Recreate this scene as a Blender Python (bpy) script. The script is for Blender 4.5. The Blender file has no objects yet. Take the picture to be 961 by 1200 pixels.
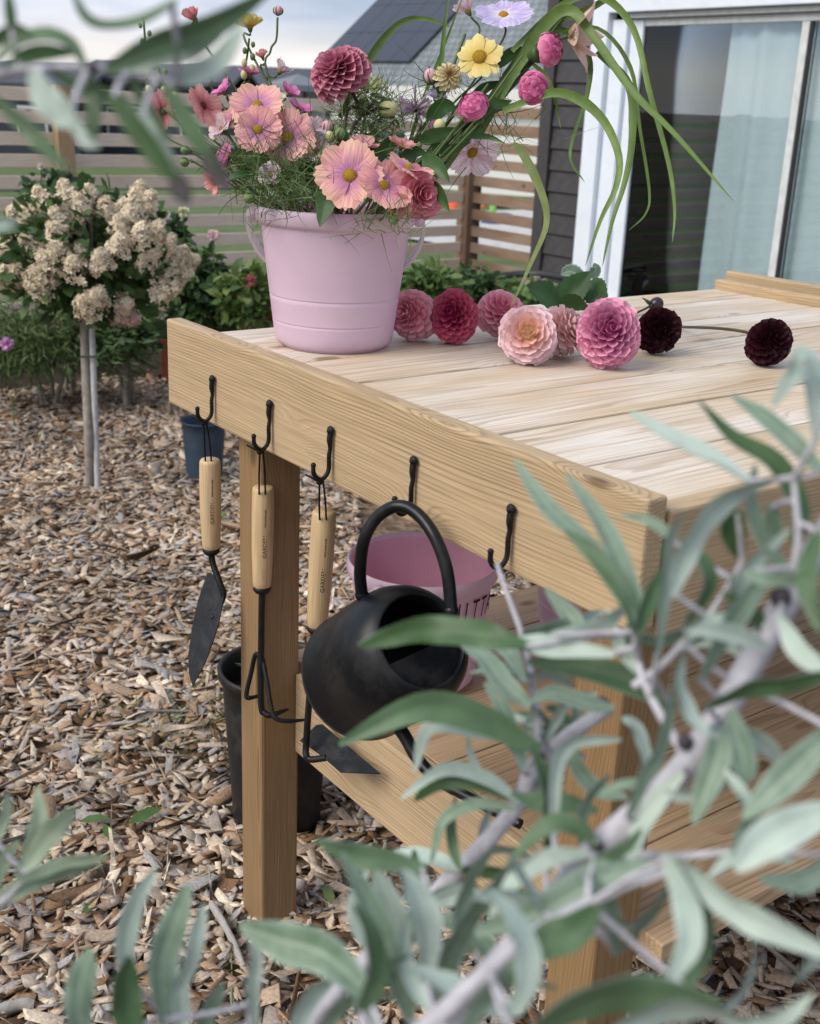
import bpy, bmesh, math, random
import numpy as np
from mathutils import Vector, Matrix

random.seed(7)
rng = np.random.default_rng(11)
scene = bpy.context.scene
COL = scene.collection

# ------------------------------------------------------------------ camera
PW, PH, FPX = 961.0, 1200.0, 1374.36          # photograph size and focal length in its pixels
PITCH, ROLL, YAW = .3358, .0414, .9245
CAM = Vector((-.7723, -.6691, 1.3281))
_fw = Vector((math.cos(YAW)*math.cos(PITCH), math.sin(YAW)*math.cos(PITCH), -math.sin(PITCH)))
_r0 = Vector((math.sin(YAW), -math.cos(YAW), 0))
_u0 = _r0.cross(_fw)
RGT = math.cos(ROLL)*_r0 + math.sin(ROLL)*_u0
UPV = -math.sin(ROLL)*_r0 + math.cos(ROLL)*_u0
FWD = _fw
cd = bpy.data.cameras.new('camera')
cam = bpy.data.objects.new('camera', cd)
COL.objects.link(cam)
cam.matrix_world = Matrix(((RGT.x, UPV.x, -FWD.x, CAM.x), (RGT.y, UPV.y, -FWD.y, CAM.y), (RGT.z, UPV.z, -FWD.z, CAM.z), (0, 0, 0, 1)))
cd.sensor_fit = 'HORIZONTAL'
cd.sensor_width = 36
cd.lens = FPX/PW*36
cd.clip_start = .02
cd.clip_end = 900
cd.dof.use_dof = True
cd.dof.focus_distance = 1.62
cd.dof.aperture_fstop = 10.5
scene.camera = cam

# ------------------------------------------------------------------ sky and sun
SUN_EL, SUN_AZ = math.radians(41), math.radians(174)     # azimuth measured from +X, counter-clockwise
wd = bpy.data.worlds.new('World')
scene.world = wd
wd.use_nodes = True
nt = wd.node_tree
nt.nodes.clear()
def wn(t, **k):
    n = nt.nodes.new(t)
    for a, b in k.items(): setattr(n, a, b)
    return n
sky = wn('ShaderNodeTexSky', sky_type='NISHITA', sun_disc=False, sun_elevation=SUN_EL)
sky.sun_rotation = math.pi/2 - SUN_AZ
sky.air_density = 1.2
sky.dust_density = 2.0
tc = wn('ShaderNodeTexCoord')
mp = wn('ShaderNodeMapping')
mp.inputs['Scale'].default_value = (1.6, 1.6, 9.0)
mp.inputs['Location'].default_value = (.3, 1.1, .4)
noi = wn('ShaderNodeTexNoise')
noi.inputs['Scale'].default_value = 2.1
noi.inputs['Detail'].default_value = 6
noi.inputs['Roughness'].default_value = .52
rampc = wn('ShaderNodeValToRGB')          # cloud cover
rampc.color_ramp.elements[0].position = .3
rampc.color_ramp.elements[0].color = (.70, .70, .70, 1)
rampc.color_ramp.elements[1].position = .56
rampc.color_ramp.elements[1].color = (1, 1, 1, 1)
rampk = wn('ShaderNodeValToRGB')          # cloud colour, grey bellies to white
rampk.color_ramp.elements[0].position = .36
rampk.color_ramp.elements[0].color = (.35, .43, .63, 1)
rampk.color_ramp.elements[1].position = .66
rampk.color_ramp.elements[1].color = (.78, .81, .88, 1)
sep = wn('ShaderNodeSeparateXYZ')
rampz = wn('ShaderNodeValToRGB')          # the pale band of evening light low over the land
rampz.color_ramp.elements[0].position = .03
rampz.color_ramp.elements[0].color = (1, 1, 1, 1)
rampz.color_ramp.elements[1].position = .060
rampz.color_ramp.elements[1].color = (0, 0, 0, 1)
warm = wn('ShaderNodeMix', data_type='RGBA')
warm.inputs[7].default_value = (.92, .885, .87, 1)
scl = wn('ShaderNodeVectorMath', operation='SCALE')
scl.inputs['Scale'].default_value = 5.4
mix = wn('ShaderNodeMix', data_type='RGBA')
bg = wn('ShaderNodeBackground')
bg.inputs['Strength'].default_value = .1
out = wn('ShaderNodeOutputWorld')
L = nt.links.new
L(tc.outputs['Generated'], mp.inputs['Vector']); L(mp.outputs['Vector'], noi.inputs['Vector'])
L(noi.outputs['Fac'], rampc.inputs['Fac']); L(noi.outputs['Fac'], rampk.inputs['Fac'])
L(tc.outputs['Generated'], sep.inputs[0]); L(sep.outputs['Z'], rampz.inputs['Fac'])
L(rampz.outputs['Color'], warm.inputs[0]); L(rampk.outputs['Color'], warm.inputs[6])
L(warm.outputs[2], scl.inputs[0])
L(rampc.outputs['Color'], mix.inputs[0]); L(sky.outputs['Color'], mix.inputs[6]); L(scl.outputs['Vector'], mix.inputs[7])
L(mix.outputs[2], bg.inputs['Color']); L(bg.outputs[0], out.inputs['Surface'])

sl = bpy.data.lights.new('sun', 'SUN')
sl.energy = 1.5
sl.angle = math.radians(40)
sl.color = (1, .93, .82)
sun = bpy.data.objects.new('sun', sl)
COL.objects.link(sun)
sd = Vector((math.cos(SUN_EL)*math.cos(SUN_AZ), math.cos(SUN_EL)*math.sin(SUN_AZ), math.sin(SUN_EL)))
sun.rotation_euler = (-sd).to_track_quat('-Z', 'Y').to_euler()
scene.view_settings.view_transform = 'Standard'
scene.view_settings.look = 'None'
scene.view_settings.gamma = 1
scene.view_settings.exposure = 1.1
scene.view_settings.use_curve_mapping = False

# ------------------------------------------------------------------ measuring helpers
def ray(x, y):
    return FWD + RGT*((x-PW/2)/FPX) - UPV*((y-PH/2)/FPX)
def at(x, y, dep):
    return CAM + ray(x, y)*dep
def onp(x, y, ax, v):
    d = ray(x, y)
    return CAM + d*((v-CAM[ax])/d[ax])
def on_plane(x, y, p, n):
    d = ray(x, y)
    return CAM + d*((p-CAM).dot(n)/d.dot(n))
def px(m, dep):            # pixels -> metres at a depth
    return m*dep/FPX
def V(*a): return Vector(a)

# ------------------------------------------------------------------ scene helpers
def tag(o, label=None, cat=None, group=None, kind=None):
    if label: o['label'] = label
    if cat: o['category'] = cat
    if group: o['group'] = group
    if kind: o['kind'] = kind
    return o
def thing(name, loc, label, cat, group=None):
    o = bpy.data.objects.new(name, None)
    o.empty_display_size = .05
    o.location = loc
    COL.objects.link(o)
    return tag(o, label, cat, group)
def link(name, me, parent=None, loc=None):
    o = bpy.data.objects.new(name, me)
    COL.objects.link(o)
    if parent is not None: o.parent = parent
    if loc is not None: o.location = loc
    return o
def worldloc(o):
    v = Vector(o.location)
    while o.parent:
        o = o.parent
        v = v + Vector(o.location)
    return v

class MB:
    def __init__(s): s.v = []; s.f = []; s.m = []; s.s = []
    def add(s, vs, fs, m=0, sm=False):
        b = len(s.v)
        s.v += [tuple(v) for v in vs]
        for f in fs:
            s.f.append(tuple(i+b for i in f)); s.m.append(m); s.s.append(sm)
        return s
    def box(s, c, d, mat=None, m=0):
        c = Vector(c); vs = []
        for i in range(8):
            p = Vector(((i & 1)-.5, ((i >> 1) & 1)-.5, ((i >> 2) & 1)-.5))
            p = Vector((p.x*d[0], p.y*d[1], p.z*d[2]))
            if mat is not None: p = mat @ p
            vs.append(c+p)
        return s.add(vs, [(0, 2, 3, 1), (4, 5, 7, 6), (0, 1, 5, 4), (2, 6, 7, 3), (0, 4, 6, 2), (1, 3, 7, 5)], m)
    def tube(s, pts, rad, n=8, m=0, cap=True, flat=1.0):
        pts = [Vector(p) for p in pts]
        k = len(pts)
        if not hasattr(rad, '__len__'): rad = [rad]*k
        t0 = (pts[1]-pts[0]).normalized()
        a = Vector((0, 0, 1)) if abs(t0.z) < .9 else Vector((1, 0, 0))
        nrm = t0.cross(a).normalized()
        vs = []
        for i in range(k):
            t = (pts[min(i+1, k-1)]-pts[max(i-1, 0)]).normalized()
            nrm = (nrm - t*nrm.dot(t)).normalized()
            b = t.cross(nrm)
            for j in range(n):
                an = 2*math.pi*j/n
                vs.append(pts[i] + (nrm*math.cos(an)*flat + b*math.sin(an))*rad[i])
        fs = []
        for i in range(k-1):
            for j in range(n):
                fs.append((i*n+j, i*n+(j+1) % n, (i+1)*n+(j+1) % n, (i+1)*n+j))
        s.add(vs, fs, m, True)
        if cap:
            s.add(vs[:n], [tuple(range(n-1, -1, -1))], m)
            s.add(vs[-n:], [tuple(range(n))], m)
        return s
    def lathe(s, prof, base, axis=(0, 0, 1), n=40, m=0, ref=None):
        ax = Vector(axis).normalized()
        a = Vector(ref) if ref is not None else (Vector((1, 0, 0)) if abs(ax.x) < .9 else Vector((0, 1, 0)))
        e1 = (a-ax*a.dot(ax)).normalized(); e2 = ax.cross(e1)
        base = Vector(base); vs = []
        for r, h in prof:
            for j in range(n):
                an = 2*math.pi*j/n
                vs.append(base + ax*h + (e1*math.cos(an)+e2*math.sin(an))*r)
        fs = []
        for i in range(len(prof)-1):
            for j in range(n):
                fs.append((i*n+j, i*n+(j+1) % n, (i+1)*n+(j+1) % n, (i+1)*n+j))
        return s.add(vs, fs, m, True)
    def ball(s, c, r, n=10, k=7, m=0, axis=(0, 0, 1), sq=1.0):
        prof = [(max(1e-4, r*math.sin(math.pi*i/k)), -r*sq*math.cos(math.pi*i/k)) for i in range(k+1)]
        return s.lathe(prof, c, axis, n, m)
    def prism(s, pts, nrm, th, m=0):
        pts = [Vector(p) for p in pts]; nrm = Vector(nrm).normalized()*th/2
        k = len(pts)
        vs = [p+nrm for p in pts]+[p-nrm for p in pts]
        fs = [tuple(range(k)), tuple(range(2*k-1, k-1, -1))]
        for i in range(k): fs.append((i, i+k, (i+1) % k+k, (i+1) % k))
        return s.add(vs, fs, m)
    def mesh(s, name, mats, off=None):
        me = bpy.data.meshes.new(name)
        vs = s.v if off is None else [(v[0]-off[0], v[1]-off[1], v[2]-off[2]) for v in s.v]
        me.from_pydata(vs, [], s.f)
        if not isinstance(mats, (list, tuple)): mats = [mats]
        for mm in mats: me.materials.append(mm)
        me.polygons.foreach_set('material_index', s.m)
        me.polygons.foreach_set('use_smooth', s.s)
        me.update()
        return me
    def build(s, name, mats, parent=None, center=False):
        """world-space vertices; the object's origin is its parent's origin, or its own middle when center"""
        a = np.array(s.v)
        base = worldloc(parent) if parent is not None else Vector((0, 0, 0))
        org = base
        if center:
            org = Vector(((a.min(0)+a.max(0))/2).tolist())
        elif parent is None:
            lo, hi = a.min(0), a.max(0)
            org = Vector(((lo[0]+hi[0])/2, (lo[1]+hi[1])/2, lo[2]))
        me = s.mesh(name, mats, org)
        return link(name, me, parent, org-base)

def np_mesh(name, verts, quads, mat, smooth=False):
    me = bpy.data.meshes.new(name)
    verts = np.asarray(verts, np.float32); quads = np.asarray(quads, np.int32)
    k = quads.shape[1]
    me.vertices.add(len(verts)); me.vertices.foreach_set('co', verts.ravel())
    me.loops.add(quads.size); me.loops.foreach_set('vertex_index', quads.ravel())
    me.polygons.add(len(quads))
    me.polygons.foreach_set('loop_start', np.arange(0, quads.size, k, dtype=np.int32))
    me.polygons.foreach_set('loop_total', np.full(len(quads), k, np.int32))
    if smooth: me.polygons.foreach_set('use_smooth', np.ones(len(quads), bool))
    me.materials.append(mat)
    me.update(calc_edges=True)
    return me

def spline(pts, n=6):
    """Catmull-Rom through the points"""
    P = [Vector(p) for p in pts]
    P = [P[0]*2-P[1]]+P+[P[-1]*2-P[-2]]
    o = []
    for i in range(1, len(P)-2):
        for j in range(n):
            t = j/n
            a, b, c, d = P[i-1], P[i], P[i+1], P[i+2]
            o.append(.5*((2*b)+(c-a)*t+(2*a-5*b+4*c-d)*t*t+(3*b-a-3*c+d)*t*t*t))
    o.append(P[-2].copy())
    return o

def bevel_box(d, bev):
    """mesh of a box of size d with rounded edges, centred"""
    bm = bmesh.new()
    bmesh.ops.create_cube(bm, size=1)
    for v in bm.verts: v.co = Vector((v.co.x*d[0], v.co.y*d[1], v.co.z*d[2]))
    if bev: bmesh.ops.bevel(bm, geom=bm.edges[:], offset=bev, segments=2, affect='EDGES', profile=.5)
    me = bpy.data.meshes.new('board')
    bm.to_mesh(me); bm.free()
    return me
def board(name, parent, lo, hi, axis, mat, bev=.003, jit=0):
    """a board between two world corners; its local x runs along the grain axis"""
    lo, hi = Vector(lo), Vector(hi)
    s = hi-lo; c = (lo+hi)/2
    if axis == 'x': d, rot = (s.x, s.y, s.z), (0, 0, 0)
    elif axis == 'y': d, rot = (s.y, s.x, s.z), (0, 0, math.pi/2)
    else: d, rot = (s.z, s.y, s.x), (0, math.pi/2, 0)
    me = bevel_box(d, bev)
    me.materials.append(mat)
    base = worldloc(parent) if parent is not None else Vector((0, 0, 0))
    o = link(name, me, parent, c-base)
    o.rotation_euler = rot
    return o
# ------------------------------------------------------------------ materials
def mat_new(name):
    m = bpy.data.materials.new(name); m.use_nodes = True
    t = m.node_tree
    b = t.nodes['Principled BSDF']
    return m, t, b
def nd(t, ty, ins=None, **k):
    n = t.nodes.new(ty)
    for a, b in k.items(): setattr(n, a, b)
    if ins:
        for a, b in ins.items(): n.inputs[a].default_value = b
    return n
def ramp(t, stops, interp='LINEAR'):
    n = t.nodes.new('ShaderNodeValToRGB')
    cr = n.color_ramp; cr.interpolation = interp
    while len(cr.elements) < len(stops): cr.elements.new(.5)
    for e, (p, c) in zip(cr.elements, stops):
        e.position = p; e.color = (c[0], c[1], c[2], 1)
    return n
def math_n(t, op, a=None, b=None, c=None):
    n = t.nodes.new('ShaderNodeMath'); n.operation = op
    for i, q in enumerate((a, b, c)):
        if q is None: continue
        if hasattr(q, 'links'): t.links.new(q, n.inputs[i])
        else: n.inputs[i].default_value = q
    return n.outputs[0]
def mixc(t, fac, a, b, blend='MIX'):
    n = t.nodes.new('ShaderNodeMix'); n.data_type = 'RGBA'; n.blend_type = blend
    for i, q in ((0, fac), (6, a), (7, b)):
        if hasattr(q, 'links'): t.links.new(q, n.inputs[i])
        elif i == 0: n.inputs[0].default_value = q
        else: n.inputs[i].default_value = (q[0], q[1], q[2], 1)
    return n.outputs[2]
def spec(b, v):
    b.inputs['Specular IOR Level'].default_value = v
def bump(t, b, h, strength=.3, dist=.002):
    n = t.nodes.new('ShaderNodeBump')
    n.inputs['Strength'].default_value = strength
    n.inputs['Distance'].default_value = dist
    t.links.new(h, n.inputs['Height']); t.links.new(n.outputs[0], b.inputs['Normal'])

def plain(name, col, rough=.5, sp=.5, metal=0, var=.12, nscale=30, bmp=0.0):
    m, t, b = mat_new(name)
    tc = nd(t, 'ShaderNodeTexCoord')
    n = nd(t, 'ShaderNodeTexNoise', {'Scale': nscale, 'Detail': 5})
    t.links.new(tc.outputs['Object'], n.inputs['Vector'])
    r = ramp(t, [(.3, [c*(1-var) for c in col]), (.7, [min(1, c*(1+var)) for c in col])])
    t.links.new(n.outputs['Fac'], r.inputs['Fac'])
    t.links.new(r.outputs['Color'], b.inputs['Base Color'])
    b.inputs['Roughness'].default_value = rough
    b.inputs['Metallic'].default_value = metal
    spec(b, sp)
    if bmp: bump(t, b, n.outputs['Fac'], bmp)
    return m

def wood(name, light, dark, rings=95, contrast=.75, rough=.55, weather=None, wfac=0.0, knots=1.0, pith=.09, sp=.35, tint=.12):
    """sawn softwood: growth rings round a pith that lies below the board, knots that push the rings aside"""
    m, t, b = mat_new(name)
    lk = t.links.new
    tc = nd(t, 'ShaderNodeTexCoord'); oi = nd(t, 'ShaderNodeObjectInfo')
    sh = nd(t, 'ShaderNodeVectorMath', operation='SCALE'); sh.inputs['Scale'].default_value = 7.0
    cmb = nd(t, 'ShaderNodeCombineXYZ')
    lk(oi.outputs['Random'], cmb.inputs[0])
    r2 = math_n(t, 'FRACT', math_n(t, 'MULTIPLY', oi.outputs['Random'], 57.31))
    lk(r2, cmb.inputs[2])
    lk(cmb.outputs[0], sh.inputs[0])
    ad = nd(t, 'ShaderNodeVectorMath', operation='ADD')
    lk(tc.outputs['Object'], ad.inputs[0]); lk(sh.outputs[0], ad.inputs[1])
    # slow drift of the pith along the board
    mp1 = nd(t, 'ShaderNodeMapping'); mp1.inputs['Scale'].default_value = (1.3, 5, 5)
    lk(ad.outputs[0], mp1.inputs[0])
    n1 = nd(t, 'ShaderNodeTexNoise', {'Scale': 1.0, 'Detail': 2.0, 'Roughness': .45}); lk(mp1.outputs[0], n1.inputs['Vector'])
    sp0 = nd(t, 'ShaderNodeSeparateXYZ'); lk(tc.outputs['Object'], sp0.inputs[0])
    drift = math_n(t, 'MULTIPLY', math_n(t, 'SUBTRACT', n1.outputs['Fac'], .5), .11)
    offy = math_n(t, 'MULTIPLY', math_n(t, 'SUBTRACT', r2, .5), .10)
    yy = math_n(t, 'ADD', math_n(t, 'ADD', sp0.outputs['Y'], drift), offy)
    zz = math_n(t, 'ADD', math_n(t, 'ADD', sp0.outputs['Z'], pith), math_n(t, 'MULTIPLY', drift, .5))
    rr = math_n(t, 'SQRT', math_n(t, 'ADD', math_n(t, 'MULTIPLY', yy, yy), math_n(t, 'MULTIPLY', zz, zz)))
    # knots
    mp2 = nd(t, 'ShaderNodeMapping'); mp2.inputs['Scale'].default_value = (4.2, 8, 8)
    lk(ad.outputs[0], mp2.inputs[0])
    vo = nd(t, 'ShaderNodeTexVoronoi', {'Scale': 1.0, 'Randomness': 1.0}); lk(mp2.outputs[0], vo.inputs['Vector'])
    kd = math_n(t, 'POWER', 2.718, math_n(t, 'MULTIPLY', math_n(t, 'MULTIPLY', vo.outputs['Distance'], vo.outputs['Distance']), -26.0))
    rr = math_n(t, 'ADD', rr, math_n(t, 'MULTIPLY', kd, .026*knots))
    nf = nd(t, 'ShaderNodeTexNoise', {'Scale': 1.0, 'Detail': 3.0})
    mp3 = nd(t, 'ShaderNodeMapping'); mp3.inputs['Scale'].default_value = (6, 60, 60); lk(ad.outputs[0], mp3.inputs[0]); lk(mp3.outputs[0], nf.inputs['Vector'])
    ph = math_n(t, 'ADD', math_n(t, 'MULTIPLY', rr, rings*2.0), math_n(t, 'MULTIPLY', nf.outputs['Fac'], .35))
    mp7 = nd(t, 'ShaderNodeMapping'); mp7.inputs['Scale'].default_value = (.8, 22, 22); lk(ad.outputs[0], mp7.inputs[0])
    n7 = nd(t, 'ShaderNodeTexNoise', {'Scale': 1.0, 'Detail': 2.0}); lk(mp7.outputs[0], n7.inputs['Vector'])
    ph = math_n(t, 'ADD', ph, math_n(t, 'MULTIPLY', n7.outputs['Fac'], 4.5))
    saw = math_n(t, 'FRACT', ph)
    rg = ramp(t, [(0, (.05, .05, .05)), (.5, (.10, .10, .10)), (.78, (.8, .8, .8)), (.88, (1, 1, 1)), (.96, (.9, .9, .9)), (1, (.05, .05, .05))])
    lk(saw, rg.inputs['Fac'])
    # fibres
    mp4 = nd(t, 'ShaderNodeMapping'); mp4.inputs['Scale'].default_value = (9, 420, 420); lk(ad.outputs[0], mp4.inputs[0])
    fb = nd(t, 'ShaderNodeTexNoise', {'Scale': 1.0, 'Detail': 3.0}); lk(mp4.outputs[0], fb.inputs['Vector'])
    # ring strength varies over the board
    mp5 = nd(t, 'ShaderNodeMapping'); mp5.inputs['Scale'].default_value = (2.2, 14, 14); lk(ad.outputs[0], mp5.inputs[0])
    n5 = nd(t, 'ShaderNodeTexNoise', {'Scale': 1.0, 'Detail': 3.0}); lk(mp5.outputs[0], n5.inputs['Vector'])
    strg = nd(t, 'ShaderNodeMapRange', {1: .32, 2: .68, 3: .12, 4: 1.0}); lk(n5.outputs['Fac'], strg.inputs[0])
    fac = math_n(t, 'MULTIPLY', math_n(t, 'MULTIPLY', rg.outputs['Color'], strg.outputs[0]), contrast)
    c0 = mixc(t, math_n(t, 'MULTIPLY', oi.outputs['Random'], tint*4), light, [light[0]*.92, light[1]*.86, light[2]*.74])
    if weather is not None:
        wr = nd(t, 'ShaderNodeMapRange', {1: .38, 2: .66, 3: 0.0, 4: wfac}); 
        mp6 = nd(t, 'ShaderNodeMapping'); mp6.inputs['Scale'].default_value = (3.0, 9, 9); mp6.inputs['Location'].default_value = (3, 1, 7); lk(ad.outputs[0], mp6.inputs[0])
        n6 = nd(t, 'ShaderNodeTexNoise', {'Scale': 1.0, 'Detail': 4.0}); lk(mp6.outputs[0], n6.inputs['Vector'])
        lk(n6.outputs['Fac'], wr.inputs[0])
        c0 = mixc(t, wr.outputs[0], c0, weather)
    c1 = mixc(t, fac, c0, dark)
    # the knots themselves
    kr = nd(t, 'ShaderNodeMapRange', {1: .72, 2: .9, 3: 0.0, 4: .75}); lk(kd, kr.inputs[0])
    c2 = mixc(t, kr.outputs[0], c1, [dark[0]*.5, dark[1]*.42, dark[2]*.36])
    fr = nd(t, 'ShaderNodeMapRange', {1: .3, 2: .7, 3: .80, 4: 1.12}); lk(fb.outputs['Fac'], fr.inputs[0])
    c3 = mixc(t, 1.0, c2, fr.outputs[0], 'MULTIPLY')
    lk(c3, b.inputs['Base Color'])
    b.inputs['Roughness'].default_value = rough
    spec(b, sp)
    h = math_n(t, 'ADD', math_n(t, 'MULTIPLY', fac, -.5), fb.outputs['Fac'])
    bump(t, b, h, .35, .0006)
    return m

M = {}
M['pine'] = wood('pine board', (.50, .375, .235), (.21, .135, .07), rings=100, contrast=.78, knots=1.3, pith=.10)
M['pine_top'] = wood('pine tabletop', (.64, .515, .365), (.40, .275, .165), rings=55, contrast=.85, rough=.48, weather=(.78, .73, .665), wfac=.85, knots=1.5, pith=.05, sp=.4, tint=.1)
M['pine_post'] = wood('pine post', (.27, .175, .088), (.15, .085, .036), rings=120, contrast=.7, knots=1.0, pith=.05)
M['pine_shelf'] = wood('pine shelf', (.50, .36, .225), (.24, .145, .075), rings=70, contrast=.9, knots=.8, pith=.05)
M['handle'] = wood('ash handle', (.58, .43, .26), (.40, .265, .14), rings=190, contrast=.5, knots=0.0, pith=.03, rough=.42)
M['fence'] = wood('weathered fence wood', (.76, .63, .51), (.52, .41, .32), rings=70, contrast=.45, weather=(.80, .70, .60), wfac=.7, rough=.75)
M['fence_post'] = wood('fence post wood', (.42, .30, .185), (.26, .17, .10), rings=80, contrast=.4, rough=.7)
M['fence_brown'] = wood('brown fence wood', (.23, .145, .10), (.13, .08, .05), rings=70, contrast=.5, rough=.75, weather=(.40, .32, .26), wfac=.5)
M['trunk_stake'] = plain('grey stake', (.42, .42, .43), .6, var=.2)
M['black_metal'] = plain('black powder-coated steel', (.006, .0062, .007), .45, .28, var=.2, nscale=120, bmp=.06)
M['blade'] = plain('dark blade steel', (.011, .014, .019), .45, .32, var=.25, nscale=60)
M['cord'] = plain('black cord', (.008, .008, .008), .8, .2)
M['can'] = plain('black enamelled can', (.0045, .006, .0085), .30, .30, var=.15, nscale=40)
M['can_in'] = plain('inside of can', (.006, .006, .007), .6, .3)
M['pot'] = plain('black plastic pot', (.009, .010, .012), .42, .35, var=.15, nscale=20)
M['soil'] = plain('potting soil', (.028, .02, .014), .95, .1, var=.4, nscale=80, bmp=.8)
M['blue_pot'] = plain('slate blue pot', (.030, .052, .085), .5, .4, var=.15, nscale=25)
M['ink'] = plain('burnt lettering', (.05, .03, .015), .8, .1)

def dusty(m, col, amt, scale):
    """dried soil and dust lying in patches and specks over a clean surface"""
    t = m.node_tree; lk = t.links.new; b = t.nodes['Principled BSDF']
    src = b.inputs['Base Color'].links[0].from_socket
    tc = nd(t, 'ShaderNodeTexCoord')
    n = nd(t, 'ShaderNodeTexNoise', {'Scale': scale, 'Detail': 8, 'Roughness': .7}); lk(tc.outputs['Object'], n.inputs['Vector'])
    mr = nd(t, 'ShaderNodeMapRange', {1: .5, 2: .72, 3: 0.0, 4: amt}); lk(n.outputs['Fac'], mr.inputs[0])
    v = nd(t, 'ShaderNodeTexVoronoi', {'Scale': scale*9}); lk(tc.outputs['Object'], v.inputs['Vector'])
    m2 = nd(t, 'ShaderNodeMapRange', {1: .05, 2: .12, 3: amt, 4: 0.0}); lk(v.outputs['Distance'], m2.inputs[0])
    f = math_n(t, 'MAXIMUM', mr.outputs[0], m2.outputs[0])
    lk(mixc(t, f, src, col), b.inputs['Base Color'])
    rr = nd(t, 'ShaderNodeMapRange', {1: .3, 2: .7, 3: b.inputs['Roughness'].default_value-.08, 4: b.inputs['Roughness'].default_value+.22}); lk(n.outputs['Fac'], rr.inputs[0]); lk(rr.outputs[0], b.inputs['Roughness'])
for k_, a_, s_ in (('can', .22, 14), ('blade', .35, 40), ('pot', .35, 16), ('black_metal', .12, 60), ('blue_pot', .3, 18)): dusty(M[k_], (.10, .085, .07), a_, s_)
def plastic(name, col, rough=.32, sss=.38):
    m, t, b = mat_new(name)
    tc = nd(t, 'ShaderNodeTexCoord')
    n = nd(t, 'ShaderNodeTexNoise', {'Scale': 14, 'Detail': 6}); t.links.new(tc.outputs['Object'], n.inputs['Vector'])
    r = ramp(t, [(.3, [c*.96 for c in col]), (.7, [min(1, c*1.03) for c in col])]); t.links.new(n.outputs['Fac'], r.inputs['Fac'])
    t.links.new(r.outputs['Color'], b.inputs['Base Color'])
    rr = nd(t, 'ShaderNodeMapRange', {1: .3, 2: .7, 3: rough-.06, 4: rough+.12}); t.links.new(n.outputs['Fac'], rr.inputs[0]); t.links.new(rr.outputs[0], b.inputs['Roughness'])
    tr = nd(t, 'ShaderNodeBsdfTranslucent'); t.links.new(r.outputs['Color'], tr.inputs['Color'])
    mx = nd(t, 'ShaderNodeMixShader'); mx.inputs[0].default_value = sss
    t.links.new(b.outputs[0], mx.inputs[1]); t.links.new(tr.outputs[0], mx.inputs[2]); t.links.new(mx.outputs[0], t.nodes['Material Output'].inputs['Surface'])
    return m
M['pink'] = plastic('pale pink plastic', (.85, .69, .82))
M['pink_in'] = plastic('pink plastic inside', (.90, .56, .70))
M['pink_handle'] = plastic('white pink plastic', (.82, .77, .80))

def chip_mat():
    m, t, b = mat_new('wood chips')
    lk = t.links.new
    g = nd(t, 'ShaderNodeNewGeometry'); oi = nd(t, 'ShaderNodeObjectInfo')
    f = math_n(t, 'FRACT', math_n(t, 'ADD', g.outputs['Random Per Island'], math_n(t, 'MULTIPLY', oi.outputs['Random'], 13.7)))
    r = ramp(t, [(0, (.10, .058, .034)), (.09, (.26, .15, .08)), (.20, (.43, .285, .18)), (.33, (.56, .42, .30)), (.46, (.42, .325, .25)), (.60, (.80, .68, .54)), (.72, (.55, .44, .345)), (.82, (.47, .425, .40)), (.91, (.36, .345, .335)), (1, (.31, .19, .11))])
    lk(f, r.inputs['Fac'])
    tc = nd(t, 'ShaderNodeTexCoord')
    n = nd(t, 'ShaderNodeTexNoise', {'Scale': 190, 'Detail': 3}); lk(tc.outputs['Object'], n.inputs['Vector'])
    mr = nd(t, 'ShaderNodeMapRange', {1: .3, 2: .7, 3: .68, 4: 1.22}); lk(n.outputs['Fac'], mr.inputs[0])
    geo = g.outputs['Position']
    nb = nd(t, 'ShaderNodeTexNoise', {'Scale': 1.7, 'Detail': 4}); lk(geo, nb.inputs['Vector'])
    mb_ = nd(t, 'ShaderNodeMapRange', {1: .35, 2: .65, 3: .62, 4: 1.12}); lk(nb.outputs['Fac'], mb_.inputs[0])
    cc_ = mixc(t, 1.0, r.outputs['Color'], mr.outputs[0], 'MULTIPLY')
    lk(mixc(t, 1.0, cc_, mb_.outputs[0], 'MULTIPLY'), b.inputs['Base Color'])
    b.inputs['Roughness'].default_value = .75; spec(b, .25)
    bump(t, b, n.outputs['Fac'], .4, .001)
    return m
M['chip'] = chip_mat()
def ground_mat():
    m, t, b = mat_new('mulch ground')
    lk = t.links.new
    tc = nd(t, 'ShaderNodeTexCoord')
    v = nd(t, 'ShaderNodeTexVoronoi', {'Scale': 42}); lk(tc.outputs['Object'], v.inputs['Vector'])
    sp_ = nd(t, 'ShaderNodeSeparateColor'); lk(v.outputs['Color'], sp_.inputs[0])
    r = ramp(t, [(0, (.06, .036, .022)), (.4, (.20, .13, .08)), (.75, (.34, .25, .17)), (1, (.24, .22, .21))]); lk(sp_.outputs[0], r.inputs['Fac'])
    n = nd(t, 'ShaderNodeTexNoise', {'Scale': 1.3, 'Detail': 6}); lk(tc.outputs['Object'], n.inputs['Vector'])
    lk(mixc(t, n.outputs['Fac'], r.outputs['Color'], (.10, .066, .043)), b.inputs['Base Color'])
    b.inputs['Roughness'].default_value = .9; spec(b, .15)
    bump(t, b, v.outputs['Distance'], .8, .01)
    return m
M['mulch'] = ground_mat()
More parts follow.
